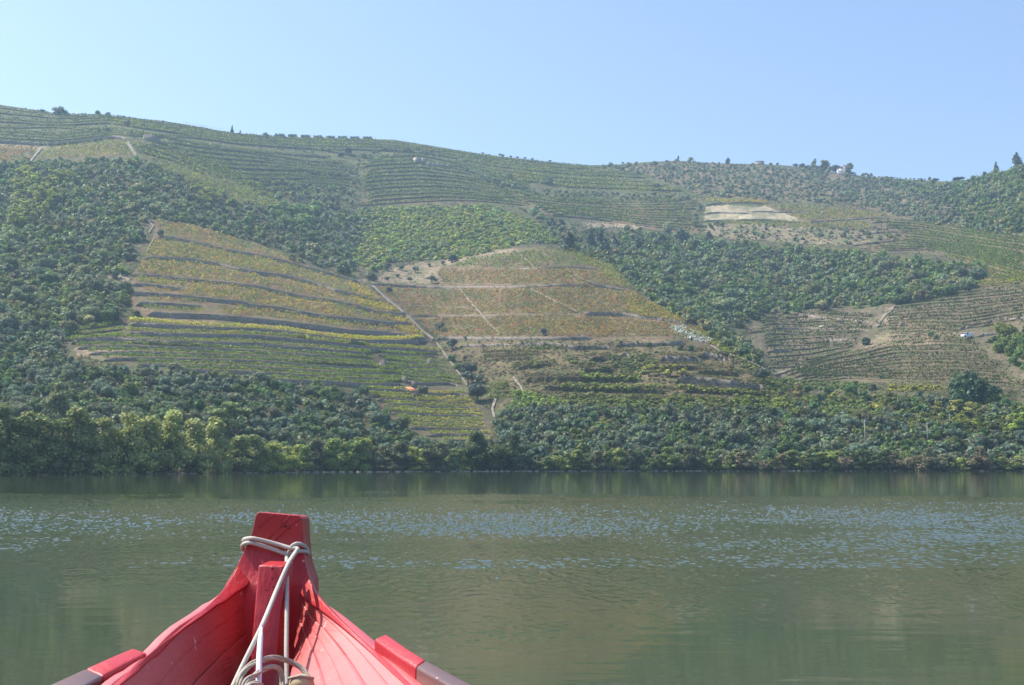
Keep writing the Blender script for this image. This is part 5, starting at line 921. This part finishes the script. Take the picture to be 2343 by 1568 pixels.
# ---------------------------------------------------------------- water
def water_mat():
    m, t, b, out = new_mat('river_water'); g = N(t, 'ShaderNodeNewGeometry')
    def mp(sx, sy, rot=0):
        q = N(t, 'ShaderNodeMapping'); q.inputs['Scale'].default_value = (sx, sy, 1); q.inputs['Rotation'].default_value = (0, 0, rot); t.links.new(g.outputs['Position'], q.inputs[0]); return q.outputs[0]
    n2 = noise_node(t, 1.0, 3, mp(.5, 1.6, -.1), .5)
    bp = N(t, 'ShaderNodeBump'); bp.inputs['Strength'].default_value = 1.0; bp.inputs['Distance'].default_value = CALM; t.links.new(n2.outputs[0], bp.inputs['Height']); t.links.new(bp.outputs[0], b.inputs['Normal'])
    nc = noise_node(t, 1.0, 3, mp(.02, .12)); r = ramp(t, nc.outputs[0], [(.35, (.034, .054, .024)), (.65, (.047, .056, .028))]); t.links.new(r.outputs[0], b.inputs['Base Color'])
    b.inputs['Roughness'].default_value = .05; b.inputs['IOR'].default_value = 1.333
    return m
RIPPLE = .155; CALM = .006; HAZE = .00025
M_WATER = water_mat()
# river surface: fine mesh with real wavelets; a ragged patch of wind ripples lies about 30 to 90 m out
cu = np.linspace(-60, 2402, 1300); rw = np.r_[1600:1300:-1.6, 1300:1120:-.3, 1120:1078:-.5]
UU, WW_ = np.meshgrid(cu, rw, indexing='ij'); x_, dy_, dz_ = ray(UU, WW_); s_ = -CAM_H / dz_; X = x_ * s_; Y_ = dy_ * s_
edge = Y_ + (fbm(X / 10, Y_ / 9, 3, 71) - .5) * 34 + X * .03
def ss(a, b, x): t = np.clip((x - a) / (b - a), 0, 1); return t * t * (3 - 2 * t)
mask = ss(20, 56, edge) * (1 - ss(72, 100, edge)) * (.5 + .85 * fbm(X / 8, Y_ / 14, 3, 72))
wl = .8 + Y_ / 90.
n = vnoise(X / .115 + Y_ * .3, Y_ / .24, 81) * .7 + vnoise(X / .08, Y_ / .17 + X * .5, 82) * .3 + vnoise(X / .9, Y_ / 1.2, 83) * .4
hgt = RIPPLE * mask * np.maximum(0, n / 1.4 - .35) + .0022 * (fbm(X / 1.9, Y_ / .8, 3, 84) - .5) * ss(4, 12, Y_)
far_ = 1 - ss(105, 150, Y_)
Vw = np.stack([X, Y_, hgt * far_], -1); Vw[:, -1, 1] = 330; Vw[:, -1, 0] *= 1.08; nr_ = len(rw)
idx = np.arange(Vw.shape[0] * nr_).reshape(-1, nr_); fw = np.stack([idx[:-1, :-1], idx[1:, :-1], idx[1:, 1:], idx[:-1, 1:]], -1).reshape(-1, 4)
VW = Vw.reshape(-1, 3); nb_ = len(VW)
# the calm water round the fine patch, butted to its rim
L0, L1, R0, R1 = VW[idx[0, 0]], VW[idx[0, -1]], VW[idx[-1, 0]], VW[idx[-1, -1]]
rim = [(-3000, -600, 0), (3000, -600, 0), (3000, 330, 0), (-3000, 330, 0)]
VW = np.concatenate([VW, np.array(rim)]); A, B, C_, D = nb_, nb_ + 1, nb_ + 2, nb_ + 3
extra = [[A, int(idx[0, 0]), int(idx[0, -1]), D], [int(idx[-1, 0]), B, C_, int(idx[-1, -1])], [A, B, int(idx[-1, 0]), int(idx[0, 0])]]
fw = np.concatenate([fw, np.array(extra)])
tag(mesh_obj('river', VW, fw, M_WATER, None, None, True), kind='structure')
# ---------------------------------------------------------------- the boat bow
def paint_mat(name, c1, c2, rough=.33, grain=(2, 2, 26), coat=(.5, .38), spec=.6):
    m, t, b, out = new_mat(name); tc = N(t, 'ShaderNodeNewGeometry'); mp = N(t, 'ShaderNodeMapping'); t.links.new(tc.outputs['Position'], mp.inputs[0]); mp.inputs['Scale'].default_value = grain
    n = noise_node(t, 6, 8, tc.outputs['Position'], .6); n2 = noise_node(t, 3.2, 6, mp.outputs[0], .65); n3 = noise_node(t, 2.2, 4, tc.outputs['Position'])
    r = ramp(t, n3.outputs[0], [(.3, c1), (.7, c2)])
    chips = ramp(t, noise_node(t, 34, 3, tc.outputs['Position'], .5).outputs[0], [(.71, (0, 0, 0)), (.745, (1, 1, 1))])
    c = mixc(t, r.outputs[0], (.66, .42, .38), fac=chips.outputs[0]); t.links.new(c, b.inputs['Base Color'])
    rr = ramp(t, n.outputs[0], [(.3, (rough * .75,) * 3), (.7, (rough * 1.5,) * 3)]); t.links.new(rr.outputs[0], b.inputs['Roughness'])
    b.inputs['Specular IOR Level'].default_value = spec; b.inputs['Coat Weight'].default_value = coat[0]; b.inputs['Coat Roughness'].default_value = coat[1]
    h = mixc(t, n.outputs[0], n2.outputs[0], f=.65); crack = N(t, 'ShaderNodeTexVoronoi', feature='DISTANCE_TO_EDGE'); crack.inputs['Scale'].default_value = 5; mpc = N(t, 'ShaderNodeMapping'); mpc.inputs['Scale'].default_value = (2.2, 1, .6); mpc.inputs['Rotation'].default_value = (.3, .7, .4); t.links.new(tc.outputs['Position'], mpc.inputs[0]); t.links.new(mpc.outputs[0], crack.inputs['Vector'])
    cr = ramp(t, crack.outputs['Distance'], [(0, (0, 0, 0)), (.012, (1, 1, 1))]); hh = mixc(t, h, cr.outputs[0], f=0)
    bp = N(t, 'ShaderNodeBump'); bp.inputs['Strength'].default_value = .9; bp.inputs['Distance'].default_value = .008; t.links.new(hh, bp.inputs['Height']); t.links.new(bp.outputs[0], b.inputs['Normal'])
    return m
M_RED = paint_mat('red_paint', (.38, .008, .014), (.52, .022, .028), .36, (16, 16, 2), (.15, .4), .5); M_RED2 = paint_mat('red_plank_paint', (.40, .012, .015), (.56, .05, .045), .52, (2, 2, 26), (.95, .5), .9)
M_BROWN = paint_mat('brown_paint', (.10, .04, .03), (.14, .06, .045), .4)
def rope_mat(name, c1, c2, sc):
    m, t, b, out = new_mat(name); g = N(t, 'ShaderNodeNewGeometry'); n = noise_node(t, sc, 4, g.outputs['Position'], .7); r = ramp(t, n.outputs[0], [(.3, c1), (.7, c2)]); t.links.new(r.outputs[0], b.inputs['Base Color']); b.inputs['Roughness'].default_value = .85
    bp = N(t, 'ShaderNodeBump'); bp.inputs['Strength'].default_value = .5; bp.inputs['Distance'].default_value = .002; t.links.new(n.outputs[0], bp.inputs['Height']); t.links.new(bp.outputs[0], b.inputs['Normal']); return m
M_ROPE = rope_mat('white_rope', (.42, .385, .33), (.58, .54, .47), 160); M_ROPE2 = rope_mat('old_rope', (.33, .28, .22), (.48, .42, .34), 90); M_ROD = rope_mat('white_rod', (.68, .7, .72), (.8, .81, .82), 30); M_WOODB = rope_mat('tan_wood', (.42, .33, .17), (.52, .43, .25), 12)
g0 = np.array([-.62, 3.2, 0.0]); boat = empty('boat', tuple(g0)); tag(boat, 'weathered red wooden boat bow with a tall flared stem post', 'boat')
def Bp(u, w, Y): return P(u, w, Y) - g0
def spline(pts, n):
    p = np.array(pts, float); k = len(p); d = np.r_[0, np.cumsum(np.linalg.norm(np.diff(p, axis=0), axis=1) ** .5)]; t = np.linspace(0, d[-1], n); out = np.empty((n, p.shape[1]))
    m = np.gradient(p, d, axis=0)
    for i, x in enumerate(t):
        j = min(k - 2, int(np.searchsorted(d, x, side='right') - 1)); h = d[j + 1] - d[j]; s = (x - d[j]) / h
        out[i] = (2 * s ** 3 - 3 * s ** 2 + 1) * p[j] + (s ** 3 - 2 * s ** 2 + s) * h * m[j] + (-2 * s ** 3 + 3 * s ** 2) * p[j + 1] + (s ** 3 - s ** 2) * h * m[j + 1]
    return out
def grid_obj(name, G, mat, parent, thick, dirv, smooth=True, bevel=0):
    """sheet of points G[i,j] thickened along dirv[i] (vector per row)"""
    n, k = G.shape[:2]; D = np.asarray(dirv, float); D = D[:, None, :] if D.ndim == 2 else D; Bk = G + D * thick
    V_ = np.concatenate([G.reshape(-1, 3), np.broadcast_to(Bk, G.shape).reshape(-1, 3)]); idx = np.arange(n * k).reshape(n, k); o = n * k; f = []
    for i in range(n - 1):
        for j in range(k - 1): a, b, c, d = idx[i, j], idx[i, j + 1], idx[i + 1, j + 1], idx[i + 1, j]; f.append((a, b, c, d)); f.append((a + o, d + o, c + o, b + o))
    for i in range(n - 1): f.append((idx[i, 0], idx[i + 1, 0], idx[i + 1, 0] + o, idx[i, 0] + o)); f.append((idx[i, -1], idx[i, -1] + o, idx[i + 1, -1] + o, idx[i + 1, -1]))
    for j in range(k - 1): f.append((idx[0, j], idx[0, j] + o, idx[0, j + 1] + o, idx[0, j + 1])); f.append((idx[-1, j], idx[-1, j + 1], idx[-1, j + 1] + o, idx[-1, j] + o))
    ob = mesh_obj(name, V_, f, mat, None, parent, smooth)
    if bevel: m = ob.modifiers.new('b', 'BEVEL'); m.width = bevel; m.segments = 3; m.limit_method = 'ANGLE'; m.angle_limit = .7
    return ob
# stem post: flared slab, inner face towards the camera
front_ = spline([(592, 1172, 4.0), (586, 1178, 4.0), (578, 1214, 4.0), (569, 1238, 4.0), (556, 1266, 3.99), (539, 1300, 3.975), (513, 1342, 3.95)], 26)
right_ = spline([(685, 1180, 4.0), (691, 1186, 4.0), (692.5, 1214, 4.0), (694, 1242, 4.0), (696, 1266, 3.99), (700, 1298, 3.97), (714, 1342, 3.93)], 26)
G = np.array([[Bp(a[0] * (1 - s) + b[0] * s, a[1] * (1 - s) + b[1] * s, a[2] * (1 - s) + b[2] * s) for s in np.linspace(0, 1, 7)] for a, b in zip(front_, right_)])
G = np.concatenate([G, np.array([[Bp(a_ * (1 - s) + b_ * s, w_, 3.93) for s in np.linspace(0, 1, 7)] for a_, b_, w_ in ((535, 712, 1390), (548, 704, 1450), (562, 694, 1540), (575, 684, 1680), (585, 676, 1900))])])
ext = np.stack([np.zeros(len(G)) + .01, np.ones(len(G)), np.linspace(-.04, .1, len(G))], 1)
grid_obj('stem_post', G, M_RED, boat, .13, ext, False, .006)
# side sheer curves
OL = spline([(562, 1262, 4.02), (540, 1304, 3.965), (514, 1344, 3.87), (470, 1390, 3.68), (420, 1432, 3.48), (345, 1493, 3.2), (266, 1560, 2.95), (130, 1668, 2.55), (-330, 1960, 1.75), (-1250, 2650, 1.05)], 60)
IL = spline([(600, 1290, 4.04), (588, 1316, 3.99), (546, 1352, 3.89), (495, 1388, 3.73), (438, 1424, 3.52), (352, 1502, 3.21), (273, 1571, 2.92), (143, 1682, 2.52), (-310, 1978, 1.73), (-1225, 2672, 1.04)], 60)
OR = spline([(695, 1262, 4.02), (701, 1302, 3.965), (717, 1347, 3.87), (758, 1398, 3.68), (835, 1468, 3.42), (940, 1556, 3.05), (1070, 1662, 2.68), (1300, 1835, 2.2), (1750, 2180, 1.6), (2900, 3050, .95)], 60)
IR = spline([(660, 1300, 4.03), (674, 1334, 3.98), (697, 1371, 3.87), (742, 1404, 3.71), (822, 1471, 3.43), (926, 1567, 3.02), (1055, 1675, 2.66), (1282, 1850, 2.18), (1730, 2195, 1.58), (2880, 3065, .94)], 60)
def wpts(c): return np.array([Bp(*q) for q in c])
oL, iL, oR, iR = map(wpts, (OL, IL, OR, IR))
rag = (vnoise(np.arange(60) / 1.7, np.zeros(60), 4) - .5)[:, None] * np.array([0, 0, .012]); iL += rag * np.linspace(1, .1, 60)[:, None]
for nm, o_, i_, sgn in (('sheer_strake', oL, iL, -1), ('sheer_strake', oR, iR, 1)):
    G = np.stack([o_ * (1 - s) + i_ * s for s in (0, .33, .66, 1)], 1); dv = np.stack([np.full(60, sgn * .2), np.full(60, .9), np.full(60, -.25)], 1); grid_obj(nm, G, M_RED, boat, .035, dv, True, .004)
# planking: each plank a strip, from the sheer down to the bottom
def keel(c, dz=0):
    Y = c[:, 1] + g0[1]; xc = np.interp(Y, [1.0, 2.4, 3.9, 4.0], [-.36, -.53, -.70, -.72]) - g0[0]; return np.stack([xc, c[:, 1] * 1.0 + .03, CAM_H - np.interp(Y, [1.0, 2.0, 2.9, 3.5, 3.95], [1.3, 1.04, .80, .68, .62]) - dz], 1)
for nm, i_, sgn in (('planking', iL, -1), ('planking', iR, 1)):
    kk = keel(i_, .32 if sgn < 0 else -.05); kk[:, 1] -= .12 if sgn > 0 else 0; kk[:, 0] += sgn * np.interp(kk[:, 1] + g0[1], [1, 2.5, 3.9], [.36, .03, .02]); nb = 6
    edges = [0, .13, .27, .42, .58, .78, 1.0]
    for b in range(nb):
        s0, s1 = edges[b], edges[b + 1]; cols = []
        for s in np.linspace(s0 + .0015, s1 - .0015, 5):
            p = i_ * (1 - s) + kk * s; bulge = math.sin(s * math.pi) * .008; p = p + np.array([sgn * bulge, .0, 0]); p[:, 0] += sgn * .018 + sgn * .004 * (b % 2); p[:, 2] += .004; cols.append(p)
        G = np.stack(cols, 1); dv = np.stack([np.full(60, sgn * .95), np.full(60, .2), np.full(60, -.1)], 1); grid_obj('hull_plank', G, M_RED2, boat, .03, dv, True, .0025)
# outer stem below and floor boards
m = MB(); m.prism([tuple(Bp(592, 1400, 4.04)), tuple(Bp(700, 1400, 4.04)), (-.02 + .0, .70, -.25), (-.12, .70, -.25)], (0, .14, 0)); m.build('cutwater', M_RED, boat, .006)
for k in range(6):
    m = MB(); x0 = -.62 + k * .24; m.box(x0, x0 + .225, -4.2, .45 - abs(k - 2.4) * .25, CAM_H - 1.40, CAM_H - 1.37, 0, (0, 0, 0)); m.build('floor_board', M_BROWN, boat, .004)
# inner post
def P4(a, b, c, d, Yt, Yb): return [Bp(a[0], a[1], Yt), Bp(b[0], b[1], Yt), Bp(c[0], c[1], Yb), Bp(d[0], d[1], Yb)]
q = P4((591, 1293), (650, 1295), (614, 1760), (548, 1760), 3.80, 3.62)
m = MB(); m.prism([tuple(x) for x in q], (.01, .115, .004)); m.build('inner_post', M_RED, boat, .006, seg=3)
# rails
def rail(name, it, ot, hgt, mat, w_in=0.0):
    it = np.array([Bp(*x) for x in it]); ot = np.array([Bp(*x) for x in ot]); n = len(it); lo_i = it - np.array([0, 0, hgt]); lo_o = ot - np.array([0, 0, hgt]); V_ = np.stack([it, ot, lo_o, lo_i], 1).reshape(-1, 3); f = []
    for i in range(n - 1):
        for j in range(4): f.append((i * 4 + j, i * 4 + (j + 1) % 4, (i + 1) * 4 + (j + 1) % 4, (i + 1) * 4 + j))
    f += [(3, 2, 1, 0), tuple((n - 1) * 4 + j for j in range(4))]; o = mesh_obj(name, V_, f, mat, None, boat)
    b = o.modifiers.new('b', 'BEVEL'); b.width = .007; b.segments = 3; b.limit_method = 'ANGLE'; b.angle_limit = .5; return o
rail('gunwale_rail', [(855, 1462, 3.34), (905, 1497, 3.2), (951, 1525, 3.06)], [(884, 1449, 3.36), (930, 1481, 3.24), (974, 1509, 3.1)], .046, M_RED)
rail('gunwale_rail', [(951.3, 1525.2, 3.058), (1032, 1570, 2.84), (1230, 1690, 2.4), (1650, 1960, 1.7), (2700, 2700, 1.0)], [(974.3, 1509.2, 3.098), (1083, 1568, 2.88), (1290, 1682, 2.44), (1730, 1940, 1.74), (2850, 2650, 1.02)], .046, M_BROWN)
rail('gunwale_rail', [(337, 1493, 3.2), (290, 1517, 3.1), (236, 1546, 2.98)], [(304, 1482, 3.24), (262, 1499, 3.15), (196, 1528, 3.02)], .05, M_RED)
rail('gunwale_rail', [(235.7, 1546.2, 2.978), (190, 1570, 2.88), (0, 1665, 2.45), (-430, 1900, 1.75), (-1350, 2560, 1.05)], [(195.7, 1528.2, 3.018), (110, 1568, 2.9), (-90, 1655, 2.48), (-540, 1880, 1.78), (-1520, 2520, 1.06)], .05, M_BROWN)
# nail holes
for (u, w, Y) in ((649.5, 1203, 3.985), (651.5, 1206, 3.985), (660, 1209, 3.985), (622, 1300.5, 3.79), (623, 1324, 3.785), (610, 1350, 3.775), (624, 1343, 3.775), (896, 1466, 3.325)):
    m = MB(); c = Bp(u, w, Y); m.tube([c, c + (0, .012, 0)], .0022, 6); m.build('nail_hole', M_DARK, boat)
for pts in ([(1330, 210), (1170, 420), (1080, 490), (950, 640)], [(1520, 262), (1380, 370), (1300, 440), (1080, 640)], [(1040, 205), (930, 320), (800, 440)], [(820, 980), (740, 1060), (575, 1222)], [(1310, 250), (1250, 330), (1180, 400)]):
    q = np.array([Bp(483.9 + .135 * a, 1149.3 + .135 * b, 3.999 - .001 * (b > 900) * 0) for a, b in pts]); m = MB(); m.tube(q, .0016, 6); m.build('paint_crack', M_RED, boat)
# ropes
def rope(name, pts, r, label, mat, strands=0, sub=10):
    p = spline(np.array([P(*q) for q in pts]), len(pts) * sub); g = p[0].copy(); m = MB()
    if not strands: m.tube(p - g, r, 10)
    else:
        L_ = np.r_[0, np.cumsum(np.linalg.norm(np.diff(p, axis=0), axis=1))]; n = int(L_[-1] / .0025); s = np.linspace(0, L_[-1], n); q = np.stack([np.interp(s, L_, p[:, j]) for j in range(3)], 1)
        tg = np.gradient(q, axis=0); tg /= np.linalg.norm(tg, axis=1)[:, None]; x = np.cross(tg[0], [.3, .9, .1]); x /= np.linalg.norm(x); X = []
        for i in range(n): x = x - tg[i] * np.dot(x, tg[i]); x /= np.linalg.norm(x); X.append(x.copy())
        X = np.array(X); Yv = np.cross(tg, X)
        for k in range(3):
            ph = s / (r * 5.2) * 1.0 + k * 2.094; m.tube(q - g + (X * np.cos(ph)[:, None] + Yv * np.sin(ph)[:, None]) * r * .5, r * .56, 7)
    o = m.build(name, mat, None, 0, True); o.location = tuple(g); tag(o, label, 'rope'); return o
S0 = 3.975
rope('rope', [(657, 1570, 3.60), (655, 1500, 3.66), (656, 1400, 3.76), (656, 1325, 3.84), (656, 1285, 3.93), (657, 1268, 3.968), (664, 1259, 3.97), (667, 1251, 3.955), (676, 1245, 3.96), (690, 1246, 3.98), (700, 1254, 4.02), (702, 1268, 4.09), (650, 1275, 4.16), (575, 1262, 4.15), (556, 1256, 4.06), (558, 1245, 3.985), (572, 1242, 3.965),
              (600, 1249, 3.968), (630, 1259, 3.968), (652, 1267, 3.966), (662, 1268, 3.972), (680, 1262, 3.975), (698, 1262, 4.0), (701, 1270, 4.08), (640, 1262, 4.17), (570, 1245, 4.15), (557, 1238, 4.05), (563, 1233, 3.985), (578, 1232, 3.962), (610, 1239, 3.965), (640, 1247, 3.965), (664, 1254, 3.955), (681, 1256, 3.945), (676, 1264, 3.93), (659, 1291, 3.78), (632, 1352, 3.66), (597.5, 1435, 3.42), (555, 1522, 3.3), (528, 1580, 3.22)], .0066,
     'thin white rope looped twice round the stem post of the boat', M_ROPE)
p = [P(597, 1436, 3.41), P(595.5, 1460, 3.38), P(593, 1500, 3.33), P(591, 1575, 3.24), P(588, 1700, 3.12)]; m = MB(); m.tube(np.array(p) - p[0], [.004, .0075, .0078, .0078, .0078], 10); o = m.build('mooring_rod', M_ROD, None, 0, True); o.location = tuple(p[0]); tag(o, 'slim white rod with a pointed tip standing against the rope', 'rod')
rope('rope_coil', [(540, 1600, 3.2), (546, 1564, 3.22), (553, 1542, 3.26), (574, 1521, 3.3), (604, 1509, 3.36), (635, 1506, 3.42), (665, 1514, 3.44), (689, 1529, 3.44), (707, 1553, 3.42), (716, 1575, 3.4), (722, 1620, 3.36)], .0078, 'outer turn of thick twisted rope at the foot of the inner post', M_ROPE2, 3)
rope('rope_coil', [(552, 1600, 3.17), (562, 1560, 3.2), (582, 1546, 3.24), (604, 1531, 3.33), (628, 1527, 3.38), (641, 1536, 3.4), (646, 1558, 3.4), (640, 1600, 3.36)], .0075, 'inner turn of thick twisted rope behind the white rod', M_ROPE2, 3)
rope('rope_coil', [(556, 1580, 3.14), (575, 1566, 3.18), (590, 1565, 3.2), (602, 1580, 3.22), (606, 1610, 3.2)], .0078, 'lowest curl of twisted rope at the bottom edge', M_ROPE2, 3)
c = P(690, 1567, 3.34); t = empty('wooden_float', tuple(c)); tag(t, 'tan round wooden float beside the rope coil', 'float')
v2, f2 = ico(3); mesh_obj('ball', v2 * np.array([.034, .03, .028]), [tuple(f) for f in f2], M_WOODB, None, t, True); m = MB(); m.tube([(-.034, -.01, .018), (0, -.02, .027), (.034, -.01, .018)], .004, 6); m.build('groove_band', M_ROPE2, t, 0, True)

# ---------------------------------------------------------------- haze: one closed box of even air round the camera and the whole valley
hm = bpy.data.materials.new('haze_air'); hm.use_nodes = True; ht = hm.node_tree; ht.nodes.clear(); ho = ht.nodes.new('ShaderNodeOutputMaterial'); hv = ht.nodes.new('ShaderNodeVolumePrincipled')
hv.inputs['Color'].default_value = (.52, .77, 1.0, 1); hv.inputs['Density'].default_value = HAZE; hv.inputs['Anisotropy'].default_value = .3
ht.links.new(hv.outputs[0], ho.inputs['Volume'])
m = MB(); m.box(-3200, 3200, -700, 2600, -7, 330); hz = m.build('haze', hm); tag(hz, 'pale blue haze filling the valley air', 'haze', None, 'stuff')
